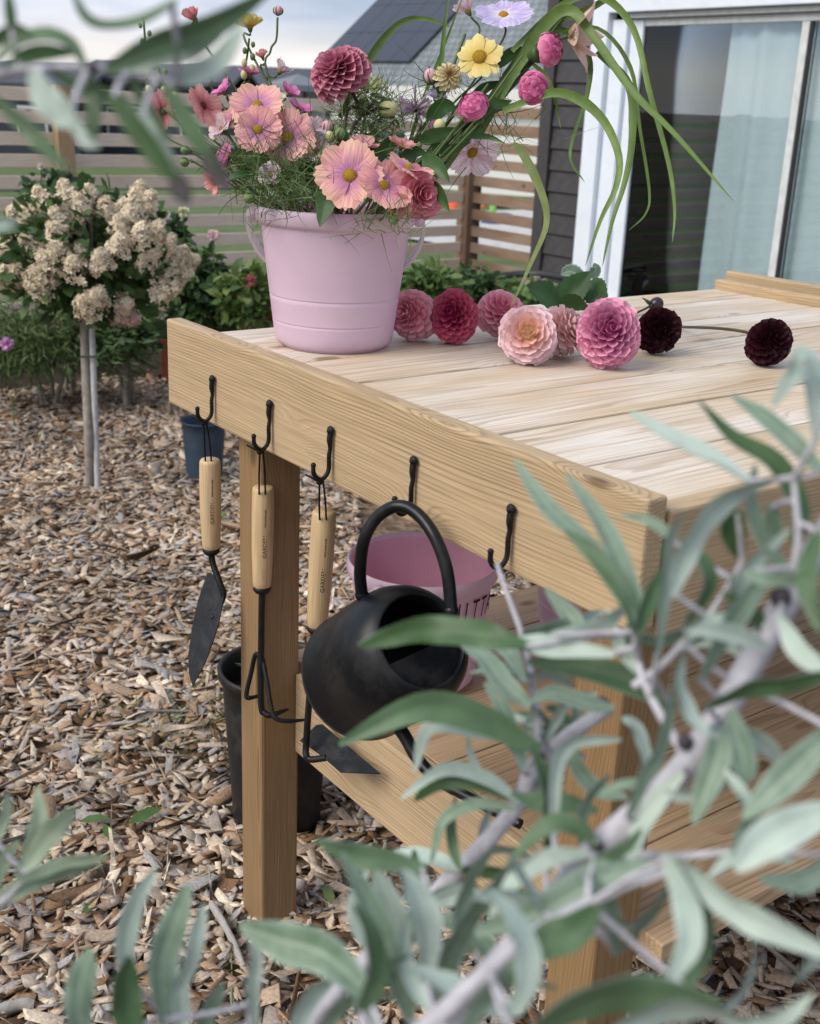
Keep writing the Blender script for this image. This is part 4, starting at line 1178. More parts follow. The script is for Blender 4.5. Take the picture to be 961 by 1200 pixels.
# ================================================================== hydrangea standard
HB = Vector((.672, 3.06, 0))
HT = thing('hydrangea_tree', HB, 'hydrangea standard with cream flower heads on a bare trunk', 'tree')
hc = at(104, 300, 3.93)
mb = MB(); tp = [onp(106, 582, 2, -.03), at(104, 520, 4.05), at(101.5, 460, 4.03), at(99.5, 400, 4.0), at(100, 350, 3.97), at(104, 310, 3.94)]
mb.tube(spline(tp, 5), .0155, 9); mb.build('trunk', M['bark'], HT)
g = np.random.default_rng(21)
rx, rz = px(114, 3.93), px(84, 3.93)
rad = np.array([rx, rx*.85, rz])
n = 1500
S_ = sph(n, g); rr_ = g.random((n, 1))**.4*.90
P = np.array(hc)+S_*rad*rr_
D = S_*np.array([1, 1, .6])+g.normal(0, .45, (n, 3)); Nn = S_+np.array([0, 0, .9])+g.normal(0, .4, (n, 3))
off = np.array(HB)
link('crown', leaf_cloud('crown', P-off, D, Nn, g.uniform(.04, .075, n), M['leaf_hyd'], wide=1.0), HT)
for i in range(7):
    a = i*2*math.pi/7; mb = MB(); e_ = Vector((hc.x+math.cos(a)*rx*.55, hc.y+math.sin(a)*rx*.5, hc.z+.05+.08*(i % 3)))
    mb.tube(spline([hc-Vector((0, 0, .17)), (hc+e_)/2-Vector((0, 0, .05)), e_], 4), [.011, .01, .009, .008, .007, .006, .005, .004, .003], 6); mb.build('branch', M['bark'], HT)
FL = np.array([[0, 0, 0], [.5, .32, .12], [1, 0, .1], [.5, -.32, .12]])
def panicle(seed, mat, n=105):
    g = np.random.default_rng(seed)
    th = g.uniform(0, 2*np.pi, n); h = g.random(n)**.75
    r = (.040*(1-h**1.7)*.85+.008)*(g.uniform(.62, 1.16, n)+.15*np.sin(th*3+h*9))
    c = np.stack([r*np.cos(th), r*np.sin(th), -.02+h*.082], 1)
    nn = np.stack([np.cos(th), np.sin(th), .15+h*.9], 1)+g.normal(0, .35, (n, 3)); nn /= np.linalg.norm(nn, axis=1)[:, None]
    ref = g.normal(size=(n, 3)); e1 = np.cross(nn, ref); e1 /= np.linalg.norm(e1, axis=1)[:, None]; e2 = np.cross(nn, e1)
    V_, Q_ = [], []
    for k in range(4):
        d = e1*math.cos(k*math.pi/2)+e2*math.sin(k*math.pi/2); b = np.cross(nn, d)
        s = g.uniform(.010, .0155, n)[:, None]
        for f in FL: V_.append(c+s*(d*f[0]+b*f[1]+nn*f[2]))
    V_ = np.stack(V_, 1)
    q = (np.arange(n)[:, None, None]*16+np.arange(16).reshape(1, 4, 4)).reshape(-1, 4)
    return np_mesh('flower_head', V_.reshape(-1, 3), q, mat)
PM = [panicle(60+i, M['floret']) for i in range(5)]+[panicle(70+i, M['floret_pink']) for i in range(2)]
heads = [(90, 190), (140, 150), (185, 205), (60, 215), (300, 135), (350, 165), (260, 160), (462, 115), (490, 160), (430, 205), (400, 290), (395, 225), (500, 345), (520, 250), (470, 260), (600, 330), (625, 360), (605, 400), (560, 450), (560, 290), (30, 310), (100, 305), (150, 350), (190, 325), (265, 330), (335, 340), (250, 370), (30, 395), (80, 400), (130, 400), (120, 440), (285, 495), (415, 500), (430, 545), (5, 270), (180, 170), (225, 205), (320, 470), (0, 350), (-30, 300), (-20, 400), (220, 130), (180, 255), (440, 165)]
for i, (zx, zy) in enumerate(heads):
    x, y = zx/2.826, 180+zy/2.826
    u_, w_ = (x-104)/114, (300-y)/84
    rr2 = min(.97, u_*u_+w_*w_)
    fr = -math.sqrt(1-rr2)*.98 if i % 4 else -math.sqrt(1-rr2)*.7
    dep = 3.93+fr*rx*.9
    p = at(x, y, dep)
    o = link('flower_head', PM[(i % 5) if zy < 520 else 5+i % 2], HT)
    ax = (RGT*u_*.9+Vector((0, 0, 1))*(w_*.8+.55)+FWD*fr*.8).normalized()
    s_ = random.uniform(.85, 1.18)
    o.matrix_local = Matrix.Translation(p-ax*.03-HB) @ ax.to_track_quat('Z', 'Y').to_matrix().to_4x4() @ Matrix.Rotation(random.uniform(0, 6), 4, 'Z') @ Matrix.Scale(s_, 4)
# stake tied to the trunk
st = thing('stake', HB+Vector((.045, -.03, 0)), 'grey support stake tied beside the hydrangea trunk', 'stake')
mb = MB(); q0 = onp(115, 584, 2, -.02); mb.tube([q0, at(107.5, 380, 3.975)], .0105, 9); mb.build('pole', M['trunk_stake'], st)
mb = MB(); mb.tube([at(94, 418, 3.975), at(113, 418, 3.968)], .004, 6); mb.build('tie', plain('green tie', (.03, .06, .045), .7), st)

# weeds and fallen leaves among the chips
def ground_leaf(x, y, ang, ln, mat, label):
    p = onp(x, y, 2, .03)
    me = leaf_cloud('fallen_leaf', np.array([[0, 0, 0.]]), np.array([[math.cos(ang), math.sin(ang), .12]]), np.array([[.1, -.1, 1.]]), np.array([ln]), mat, wide=.75)
    o = link('fallen_leaf', me, None, p); tag(o, label, 'leaf')
ground_leaf(150, 966, .1, .075, M['leaf_mid'], 'single green leaf lying on the chips near the black pot')
ground_leaf(92, 963, -.5, .06, M['leaf_mid'], 'green leaf beside a crossing leaf on the chips')
ground_leaf(130, 985, 1.4, .05, M['leaf_mid'], 'small green leaf crossing under another leaf on the chips')
ground_leaf(388, 1060, 1.2, .05, M['leaf_lime'], 'small green leaf upright in the chips right of the table leg')
ground_leaf(95, 1071, .3, .035, M['leaf_mid'], 'tiny dark green leaf pressed in the chips')
ground_leaf(252, 607, .4, .06, M['leaf_lime'], 'pale green leaf on the chips behind the trowel')
def stick(a, b, r, label, mat):
    mb = MB(); p, q = onp(*a, 2, .022), onp(*b, 2, .022); mb.tube(spline([p, (p+q)/2+Vector((.004, .003, .002)), q], 3), [r, r*1.1, r, r*.9, r*1.05, r, r*.8], 6, flat=.6)
    tag(mb.build('wood_stick', mat), label, 'stick')
GW = noise2('grey wood', (.30, .29, .28), (.42, .40, .37), 60)
stick((248, 1060), (286, 1135), .010, 'long grey wood splinter lying by the table leg', GW)
stick((268, 1075), (272, 1190), .0022, 'thin straw lying near the grey splinter', M['blade_pale'])
stick((880, 1095), (955, 1160), .005, 'dark twig lying on the chips below the shelf', M['bark'])
stick((0, 1185), (40, 1178), .012, 'broad grey chip of wood at the edge of the path', GW)
# plant in the black pot
c = Vector(BP.location)+Vector((0, 0, .28))
pl = thing('potted_plant', c, 'thin twiggy plant growing in the black pot', 'plant')
for i in range(6):
    a = i*1.1; mb = MB(); mb.tube(spline([c, c+Vector((math.cos(a)*.03, math.sin(a)*.03, .04)), c+Vector((math.cos(a)*.07, math.sin(a)*.07, .055+.01*i))], 4), .0022, 5); mb.build('stem', M['stem_dark'], pl)
g = np.random.default_rng(5); S_ = sph(26, g)
link('leaves', leaf_cloud('leaves', S_*np.array([.06, .06, .02])+np.array([0, 0, .03]), S_, g.normal(size=(26, 3))+np.array([0, 0, 1.]), np.full(26, .03), M['leaf_dark']), pl)
# dry grass tuft on the chips
g = np.random.default_rng(8)
def tuft(x, y, n, ln, label, r=.09):
    p = onp(x, y, 2, .01)
    P = np.stack([g.normal(0, r, n), g.normal(0, r, n), np.full(n, .008)], 1); D = g.normal(0, 1, (n, 3)); D[:, 2] = g.uniform(.1, .7, n)
    o = link('grass_tuft', leaf_cloud('grass_tuft', P, D, g.normal(size=(n, 3)), g.uniform(.4, 1, n)*ln, M['thread'], wide=.12), None, p)
    tag(o, label, 'grass', kind='stuff')
tuft(225, 850, 150, .045, 'sparse moss and grass seedlings among the chips left of the black pot')
tuft(200, 880, 60, .03, 'few thin grass seedlings among the chips')
# ================================================================== petals
def grid_mesh(name, fn, nu, nv, mat, smooth=True):
    vs = [fn(i/nu, -1+2*j/nv) for i in range(nu+1) for j in range(nv+1)]
    fs = [(i*(nv+1)+j, (i+1)*(nv+1)+j, (i+1)*(nv+1)+j+1, i*(nv+1)+j+1) for i in range(nu) for j in range(nv)]
    me = bpy.data.meshes.new(name); me.from_pydata(vs, [], fs); me.materials.append(mat)
    if smooth: me.polygons.foreach_set('use_smooth', [True]*len(fs))
    me.update(); return me
def cosmos_fn(curl, seed):
    def fn(u, v):
        w = (.09+.315*min(1, u*1.35)**.8)*(1-.22*max(0, u-.75)/.25)
        tip = 1-.11*abs(math.sin(v*math.pi*1.5+seed))-.10*v*v
        x = u*tip
        pl_ = .016*math.cos(v*math.pi*3.2+seed)*min(1, u*1.8)
        return (x, v*w, pl_+curl*u*u-.05*v*v*u+.018*math.sin(seed*3+u*5+v*2))
    return fn
def spoon_fn(w0, cup, tipcurl, point=0.0):
    def fn(u, v):
        w = w0*min(1, .35+u*1.5)**.8
        if u > .6: w *= (max(0, 1-((u-.6)/.4)**(2.2-point)))**.5+.02
        return (u, v*w, cup*v*v*w*(.45+.35*u)+tipcurl*u*u+.10*cup*max(0, u-.7)*(1-v*v))
    return fn
def petal_set(name, fns, mat, nu=6, nv=8): return [grid_mesh('petal', f, nu, nv, mat) for f in fns]
def cosmos_mats(tag_, base, mid, tip):
    m = petalmat('cosmos petal '+tag_, base, mid, tip, trans=.3, streak=.3)
    return petal_set('petal', [cosmos_fn(c, s) for c, s in ((.08, .3), (-.06, 1.7), (.16, 2.9))], m)
PEACH = cosmos_mats('peach', (.46, .17, .42), (.78, .38, .42), (.85, .52, .37))
PEACH2 = cosmos_mats('peach pink', (.50, .20, .42), (.80, .38, .42), (.84, .49, .40))
SALMON = cosmos_mats('salmon', (.45, .08, .12), (.74, .33, .32), (.76, .40, .36))
LILAC = cosmos_mats('lilac', (.80, .76, .84), (.56, .48, .78), (.66, .60, .84))
PALE = cosmos_mats('pale pink', (.72, .50, .60), (.78, .62, .68), (.80, .68, .70))
YEL = cosmos_mats('yellow', (.62, .46, .09), (.76, .64, .20), (.80, .70, .30))
MAG = cosmos_mats('magenta', (.55, .10, .36), (.68, .20, .46), (.72, .30, .52))
LILY = petal_set('petal', [lambda u, v: (u, v*.27*math.sin(min(1, u*.9+.12)*math.pi)**.8, -.35*u**3-.05*v*v+.02*math.sin(u*9)), lambda u, v: (u, v*.24*math.sin(min(1, u*.9+.12)*math.pi)**.8, .12*u*u-.05*v*v)], petalmat('lily petal', (.55, .45, .30), (.76, .52, .46), (.76, .58, .54)))
def spoon_set(nm, base, mid, tip, w0=.42, cup=.9, curl=.12, point=0.0, rough=.6, trans=.18):
    m = petalmat('dahlia petal '+nm, base, mid, tip, rough, trans, streak=.06)
    return petal_set('petal', [spoon_fn(w0, cup, curl, point), spoon_fn(w0*1.06, cup*.8, curl*1.3, point)], m, 7, 6)
M['disc'] = noise2('flower disc', (.30, .16, .02), (.62, .40, .05), 900, .8)
M['disc_dark'] = noise2('dark flower disc', (.08, .02, .015), (.22, .09, .03), 900, .8)
M['disc_orange'] = noise2('orange flower disc', (.45, .20, .02), (.66, .36, .05), 900, .8)
M['calyx'] = leafmat('green calyx', [(.05, .09, .03), (.08, .13, .04), (.12, .17, .07)], .5, .1)

def axis_of(a, b, c): return (-FWD*a+RGT*b+UPV*c).normalized()     # towards the camera, right, up
MOUTH = Vector((.183, .806, 1.135))
def perp(n):
    a = Vector((0, 0, 1)) if abs(n.z) < .9 else Vector((1, 0, 0))
    e1 = n.cross(a).normalized(); return e1, n.cross(e1)
def put(parent, name, me, M4, col=(1, 1, 1)):
    o = link(name, me, parent)
    o.matrix_local = Matrix.Translation(-worldloc(parent)) @ M4
    o.color = (col[0], col[1], col[2], 1)
    return o
def frame(c, x, z, sx, sy=None, sz=None):
    x = x.normalized(); z = (z-x*z.dot(x)).normalized(); y = z.cross(x)
    sy = sy or sx; sz = sz or sx
    return Matrix(((x.x*sx, y.x*sy, z.x*sz, c.x), (x.y*sx, y.y*sy, z.y*sz, c.y), (x.z*sx, y.z*sy, z.z*sz, c.z), (0, 0, 0, 1)))
def stem_to(T, c, n, mouth=None, r=.0017, mat=None, bend=.05, via=None):
    m = mouth or (MOUTH+Vector((random.uniform(-.06, .06), random.uniform(-.06, .06), random.uniform(-.04, .0))))
    pts = [c-n*.004, c-n*bend*.5+Vector((0, 0, -bend*.2))]
    if via: pts += via
    pts.append(m)
    pts = [Vector(p) for p in pts]
    mb = MB(); sp_ = spline(pts, 6); mb.tube(sp_, r, 6); mb.build('stem', mat or M['stem'], T)
def calyx(T, c, n, r):
    mb = MB(); mb.lathe([(1e-4, -r*1.6), (r*.5, -r*1.3), (r*.9, -r*.5), (r, 0), (1e-4, .0)], c, n, 10); mb.build('calyx', M['calyx'], T)
def open_flower(name, x, y, rpx, dep, n, sets, label, cat='flower', np_=8, tilt=.12, disc='disc', rd=.2, mouth=None, droop=None, group=None, via=None, skip=(), stem=True, sd=0):
    g = random.Random(x*13+y+sd)
    c = at(x, y, dep); R = px(rpx, dep)
    T = thing(name, (mouth or MOUTH), label, cat, group)
    e1, e2 = perp(n); a0 = g.uniform(0, 6)
    for k in range(np_):
        if k in skip: continue
        a = a0+2*math.pi*k/np_+g.uniform(-.1, .1)
        rd_ = e1*math.cos(a)+e2*math.sin(a)
        t = tilt+g.uniform(-.14, .14)
        if droop: t += droop*rd_.dot(UPV)
        xd = rd_*math.cos(t)+n*math.sin(t)
        zd = n*math.cos(t)-rd_*math.sin(t)
        s = R*g.uniform(.92, 1.08)
        b = g.uniform(.92, 1.06)
        put(T, 'petal', sets[k % len(sets)], frame(c+xd*R*.06+n*.0004*(k % 2), xd, zd, s, s*g.uniform(.92, 1.1), s), (b, b*g.uniform(.96, 1.03), b))
    mb = MB(); r = R*rd
    mb.ball(c+n*r*.12, r, 14, 8, 0, n, .55); 
    for i in range(60):
        f = (i+.5)/60; th = math.acos(1-f*.9); az = i*2.39996
        p = c+n*r*.12+(n*math.cos(th)*.55+(e1*math.cos(az)+e2*math.sin(az))*math.sin(th))*r
        mb.ball(p, r*.11, 5, 4)
    mb.build('disc', M[disc], T)
    calyx(T, c-n*.001, n, R*.16)
    if stem: stem_to(T, c-n*.004, n, mouth, via=via)
    return T
def mathsqrt(v): return math.sqrt(max(0, v))
def ball_flower(name, c, R, n, sets, label, cat='dahlia', N=120, thmax=2.2, tilt=.25, l0=.30, l1=.55, wr=1.0, incol=(1, 1, 1), outcol=(1, 1, 1), base=None, core=None, group=None, cpow=1.0, squash=1.0, shingle=0.0):
    g = random.Random(int(abs(c.x*1e4)+abs(c.y*1e4)))
    T = thing(name, base if base is not None else c-Vector((0, 0, R)), label, cat, group)
    e1, e2 = perp(n)
    for i in range(N):
        f = (i+.5)/N
        th = math.acos(max(-1, 1-(1-math.cos(thmax))*f)); az = i*2.399963
        rad_ = e1*math.cos(az)+e2*math.sin(az)
        dv = n*math.cos(th)*squash+rad_*math.sin(th)
        dn = dv.normalized()
        tg = (rad_*math.cos(th)-n*math.sin(th)).normalized()
        gr = min(1, th/1.35)
        Lp = R*(l0+(l1-l0)*gr)*g.uniform(.88, 1.14)
        tl = tilt*(.3+.7*gr)+shingle
        xd = (dn+tg*tl+Vector((g.uniform(-1, 1), g.uniform(-1, 1), g.uniform(-1, 1)))*.11).normalized()
        zd = -tg+dn*tl if shingle < .6 else dn
        tip = c+dv*R*g.uniform(.93, 1.03)*(1+.05*math.sin(az*2+R*900))
        b = tip-xd*Lp
        w = Lp*wr*(.75+.35*gr)
        k = gr**cpow
        col = [p*(1-k)+q*k for p, q in zip(incol, outcol)]
        j = g.uniform(.93, 1.06)
        put(T, 'petal', sets[i % len(sets)], frame(b, xd, zd, Lp, w, w), [q*j for q in col])
    mb = MB(); mb.ball(c-n*R*.06, R*(1-l0)*.86, 16, 10, 0, n, squash); mb.build('core', core, T)
    return T

# ================================================================== flowers in the bucket
cosm = 'peach cosmos in the bucket'
open_flower('cosmos', 301, 124, 32, 1.65, axis_of(.9, -.1, .25), PEACH, 'large peach cosmos with yellow eye, upper one of an overlapping pair', 'cosmos', sd=1)
open_flower('cosmos', 302, 152, 28, 1.638, axis_of(.93, .05, -.1), PEACH2, 'pink peach cosmos tucked under a larger peach one', 'cosmos')
open_flower('cosmos', 337, 161, 34, 1.655, axis_of(.95, -.1, -.05), PEACH2, 'pink mauve cosmos with ragged petals beside a white pink sweet pea', 'cosmos')
open_flower('cosmos', 410, 206, 40, 1.57, axis_of(.97, -.15, .05), PEACH, 'broad peach cosmos with mauve centre hanging over the bucket rim', 'cosmos', sd=3)
open_flower('cosmos', 449, 218, 34, 1.565, axis_of(.80, .45, -.1), PEACH2, 'peach pink cosmos turned aside with long petals hanging down', 'cosmos', droop=-.5)
open_flower('cosmos', 479, 198, 31, 1.585, axis_of(.62, .45, .45), PEACH, 'pale peach cosmos facing up to the right with drooping petals', 'cosmos', droop=-.55)
open_flower('cosmos', 238, 124, 25, 1.69, axis_of(.55, .75, .1), SALMON, 'salmon cosmos with dark eye seen from the side', 'cosmos', disc='disc_dark', rd=.17)
open_flower('cosmos', 190, 131, 25, 1.70, axis_of(-.35, -.7, .2), SALMON, 'salmon peach cosmos turned away, half behind a silver leaf', 'cosmos', np_=6, disc='disc_dark')
open_flower('cosmos', 229, 24, 17, 1.72, axis_of(.1, -.5, .9), SALMON, 'small peach cosmos half opened against the sky', 'cosmos', tilt=.95, np_=6, disc='disc_dark')
open_flower('cosmos', 262, 108, 17, 1.73, axis_of(.5, -.5, .5), MAG, 'magenta cosmos behind the peach pair', 'cosmos', tilt=.35)
open_flower('cosmos', 293, 88, 15, 1.77, axis_of(.4, .2, .9), MAG, 'rosy cosmos at the back above the large peach cosmos', 'cosmos', tilt=.5)
open_flower('cosmos', 328, 84, 17, 1.76, axis_of(.2, .6, .7), PALE, 'pale pink cosmos seen from the side below the tall bud', 'cosmos', tilt=.7, np_=6)
open_flower('cosmos', 308, 68, 11, 1.78, axis_of(.5, -.2, .8), SALMON, 'small rose bloom below the yellow flower', 'cosmos', tilt=.8, np_=6)
open_flower('cosmos', 338, 110, 15, 1.74, axis_of(.5, .5, .6), MAG, 'small deep pink bloom right of the large peach cosmos', 'cosmos', tilt=.6)
open_flower('cosmos', 260, 151, 17, 1.70, axis_of(.7, -.5, .2), PALE, 'pale lilac pink bloom at the left of the pair', 'cosmos', tilt=.4)
open_flower('cosmos', 267, 184, 18, 1.67, axis_of(.5, -.75, .1), MAG, 'pink bloom low at the left side of the bouquet', 'cosmos', tilt=.4)
open_flower('cosmos', 254, 212, 17, 1.66, axis_of(.5, -.6, -.5), SALMON, 'coral pink bloom hanging lowest at the left of the bucket', 'cosmos', tilt=.5)
open_flower('cosmos', 293, 33, 19, 1.75, axis_of(.12, -.1, .95), YEL, 'yellow bloom seen from the side high at the left', 'cosmos', tilt=.55, np_=9, disc='disc')
open_flower('cosmos', 367, 152, 16, 1.65, axis_of(.6, .6, .4), PALE, 'white pink sweet pea bloom beside the pink mauve cosmos', 'sweet pea', tilt=.7, np_=5, rd=.08)
open_flower('cosmos', 590, 18, 34, 1.70, axis_of(.72, -.05, .4), LILAC, 'large pale lilac cosmos high on the right', 'cosmos', disc='disc_orange', rd=.16, droop=-.3, np_=7, via=[at(545, 110, 1.72)])
open_flower('cosmos', 549, 14, 20, 1.76, axis_of(.1, -.5, .8), PALE, 'whitish bloom left of the lilac cosmos', 'cosmos', tilt=.8, np_=6, via=[at(515, 120, 1.75)])
open_flower('cosmos', 553, 178, 34, 1.80, axis_of(.4, .3, -.6), PALE, 'very pale pink bloom behind the stems above the corner post', 'cosmos', tilt=.1, np_=7)
open_flower('zinnia', 562, 67, 27, 1.68, axis_of(.88, -.2, .2), [grid_mesh('petal', spoon_fn(.26, -.2, -.05, 0), 6, 6, petalmat('yellow zinnia petal', (.66, .44, .08), (.76, .60, .20), (.80, .68, .30)))], 'butter yellow zinnia with a green gold eye', 'zinnia', np_=15, tilt=.05, rd=.3, via=[at(515, 140, 1.71)])
CREAM = spoon_set('cream', (.36, .26, .08), (.66, .56, .30), (.72, .64, .40), w0=.16, cup=.6)
ball_flower('zinnia', at(524, 92, 1.70), px(17, 1.7), axis_of(.85, .25, .1), CREAM, 'faded cream zinnia with a brown eye', 'zinnia', N=60, thmax=1.75, tilt=.9, l0=.2, l1=.8, incol=(.5, .3, .2), core=M['disc_dark'])
ZP = spoon_set('zinnia pink', (.46, .07, .20), (.66, .17, .34), (.76, .30, .46), w0=.46, cup=-.5, curl=-.22)
for (x, y, r, n_, lab) in ((555, 126, 22, axis_of(.72, -.3, .35), 'pink zinnia dome, lowest of three among the stems'), (643, 58, 23, axis_of(.55, .72, .1), 'pink zinnia dome turned right, highest of three'), (625, 103, 22, axis_of(.78, -.05, -.2), 'pink zinnia dome tilted downward, right of two others')):
    dp = 1.67
    t_ = ball_flower('zinnia', at(x, y, dp), px(r, dp), n_, ZP, lab, 'zinnia', N=72, thmax=1.9, tilt=.7, shingle=.7, l0=.36, l1=.52, wr=1.1, squash=.72, incol=(.85, .7, .8), outcol=(1, 1, 1), core=M['disc_dark'], base=MOUTH)
    stem_to(t_, at(x, y, dp)-n_*.015, n_, MOUTH+Vector((.05, -.03, 0)), .0024, via=[at(x*.45+500*.55, y*.45+185*.55, 1.70)])
    calyx(t_, at(x, y, dp)-n_*px(r, dp)*.5, n_, px(r, dp)*.5)
    mb = MB(); stemless = None
t_ = bpy.data.objects['zinnia']
DUSK = spoon_set('dusky rose', (.30, .06, .13), (.54, .16, .25), (.68, .31, .39), w0=.34, cup=1.1, curl=.10, point=.7)
nD = axis_of(.62, -.42, .45)
d1 = ball_flower('dahlia', at(401, 89, 1.665), px(36, 1.665), nD, DUSK, 'dusky rose decorative dahlia standing above the bucket', 'dahlia', N=110, thmax=2.1, tilt=.5, l0=.3, l1=.68, wr=.95, incol=(.72, .6, .7), core=M['disc_dark'], base=MOUTH, squash=.9)
stem_to(d1, at(401, 89, 1.665)-nD*.02, nD, None, .0026, M['stem_dark'], via=[at(405, 140, 1.68)])
# rose pink double bloom at the lower right
ROSE = spoon_set('rose double', (.55, .10, .16), (.66, .20, .26), (.72, .30, .36), w0=.5, cup=.7, curl=.2)
t_ = ball_flower('carnation', at(489, 228, 1.60), px(27, 1.6), axis_of(.7, .4, -.2), ROSE, 'ruffled rose pink bloom below the cosmos at the rim', 'carnation', N=60, thmax=1.9, tilt=.5, l0=.4, l1=.7, core=M['disc_dark'], base=MOUTH)
stem_to(t_, at(489, 226, 1.62), axis_of(.7, .4, -.2), MOUTH+Vector((.05, -.05, .02)))
# buds
def bud(x, y, rpx, dep, n, label, mat, via=None, sm='stem', mouth=None, sepal=True, sq=1.1):
    c = at(x, y, dep); r = px(rpx, dep)
    T = thing('flower_bud', MOUTH, label, 'bud')
    mb = MB(); mb.ball(c, r, 14, 9, 0, n, sq); mb.build('bud', mat, T)
    if sepal:
        e1, e2 = perp(n)
        for k in range(6):
            a = k*math.pi/3; d = e1*math.cos(a)+e2*math.sin(a)
            mb = MB(); pts = [c-n*r*1.05, c-n*r*.6+d*r*.9, c+n*r*.15+d*r*1.12, c+n*r*.65+d*r*.9]
            sp_ = spline(pts, 3); mb.tube(sp_, list(np.linspace(r*.3, r*.05, len(sp_))), 5, flat=.4); mb.build('sepal', M['calyx'], T)
    stem_to(T, c-n*r, n, mouth, .0016 if sm == 'stem' else .0022, M[sm], via=via)
    return T
M['bud_cream'] = plain('cream bud', (.56, .52, .27), .6, .3)
M['bud_pink'] = plain('pink bud', (.62, .36, .40), .6, .3)
M['bud_green'] = plain('green bud', (.14, .20, .07), .6, .3)
M['bud_purple'] = plain('purple bud', (.16, .05, .12), .6, .3)
bud(455, 127, 10.5, 1.68, axis_of(.35, .9, -.15), 'pale green dahlia bud nodding on a dark bent stem', M['bud_cream'], [at(438, 120, 1.69), at(422, 138, 1.69), at(410, 168, 1.68)], 'stem_dark')
bud(326, 12, 5, 1.72, axis_of(.1, .1, 1), 'thin-stemmed pinkish bud rising highest at the left', M['bud_pink'], [at(317, 60, 1.73), at(318, 100, 1.74)])
bud(511, 150, 9, 1.68, axis_of(.3, -.3, .9), 'purple bud low among the right hand stems', M['bud_purple'])
bud(515, 147, 7, 1.67, axis_of(.5, .3, .8), 'small cream bud overlapping a purple bud', M['bud_cream'], sepal=False)
bud(505, 89, 8, 1.70, axis_of(.3, -.2, .9), 'rose pink bud left of the faded cream zinnia', M['bud_pink'])
bud(383, 149, 7, 1.66, axis_of(.3, .1, .9), 'pinkish round bud right of the sweet pea', M['bud_pink'])
bud(386, 160, 6, 1.65, axis_of(.5, -.1, .8), 'cream green round bud in a small cluster', M['bud_cream'], sepal=False)
bud(399, 157, 7, 1.65, axis_of(.4, .3, .8), 'pale green bud, rightmost of the small cluster', M['bud_green'])
bud(292, 232, 6, 1.60, axis_of(.3, -.8, -.2), 'round green bud at the left edge of the bucket rim', M['bud_green'])
bud(461, 258, 5, 1.565, axis_of(.5, .1, -.8), 'green bud hanging below the rim on the right', M['bud_green'])
bud(217, 176, 5, 1.66, axis_of(.3, -.9, .1), 'small olive bud far out on the left', M['bud_green'])
bud(216, 190, 5, 1.66, axis_of(.3, -.9, -.1), 'small olive bud just under another on the left', M['bud_green'])
# snapdragon spikes at the left against the sky
for (x0, y0, x1, y1, nb, lab) in ((185, 150, 168, 20, 9, 'green snapdragon spike rising behind the silver leaf'), (215, 150, 180, 62, 8, 'pale green snapdragon spike leaning left behind the silver twig'), (290, 110, 292, 45, 6, 'green bud spike below the yellow bloom')):
    T = thing('snapdragon', MOUTH, lab, 'snapdragon')
    a, b = at(x0, y0, 1.78), at(x1, y1, 1.74)
    mb = MB(); mb.tube(spline([MOUTH, (MOUTH+a)/2+UPV*.02, a, b], 5), .0016, 6); mb.build('stem', M['stem'], T)
    for i in range(nb):
        f = .35+.65*i/nb; p = a+(b-a)*f+RGT*(.006 if i % 2 else -.006); 
        mb = MB(); mb.ball(p, .0055*(1.25-f*.7), 8, 6, 0, (b-a), 1.3); mb.build('bud', M['bud_green'] if i > 2 else M['bud_cream'], T)
# peach lily at the upper right
nl = axis_of(.35, .85, -.1)
T = thing('lily', MOUTH, 'pale peach lily with pointed petals beside the house corner', 'lily')
c = at(668, 42, 1.68); e1, e2 = perp(nl)
for k in range(6):
    a = k*math.pi/3; rd_ = e1*math.cos(a)+e2*math.sin(a); t = .75+.1*math.sin(k*2)
    xd = rd_*math.cos(t)+nl*math.sin(t); zd = nl*math.cos(t)-rd_*math.sin(t)
    put(T, 'petal', LILY[k % 2], frame(c, xd, zd, px(46, 1.68)), (1, 1, 1))
stem_to(T, c, nl, MOUTH+Vector((.06, -.03, 0)), .0024, via=[at(600, 100, 1.70)])
# wilting purple bloom of thin petals
PUR = petal_set('petal', [lambda u, v: (u, v*.06, .25*u*u), lambda u, v: (u, v*.05, -.3*u*u)], petalmat('wilted purple petal', (.20, .10, .20), (.34, .22, .34), (.44, .34, .42)), 5, 2)
T = thing('wilted_bloom', MOUTH, 'wilted purple bloom with thread-like petals among the stems', 'flower')
c = at(488, 130, 1.70)
for k in range(34):
    d = Vector(sph(1, rng)[0].tolist()); d = (d+UPV*.5).normalized()
    put(T, 'petal', PUR[k % 2], frame(c, d, perp(d)[0], px(26, 1.7)*random.uniform(.6, 1.1)), (1, 1, 1))
stem_to(T, c, axis_of(.2, 0, 1))
# scabious-like pale green tuft behind the dahlia
T = thing('scabious', MOUTH, 'pale yellow green scabious tuft behind the dusky dahlia', 'flower')
c = at(428, 110, 1.76); g = np.random.default_rng(77); S_ = sph(80, g); off = np.array(MOUTH)
link('petals', leaf_cloud('petals', np.array(c)-off+S_*.008, S_, g.normal(size=(80, 3)), np.full(80, px(24, 1.76)), leafmat('scabious', [(.42, .46, .22), (.55, .56, .32), (.30, .36, .15)], .6, .25), wide=.35), T)
stem_to(T, c, axis_of(.1, 0, 1))

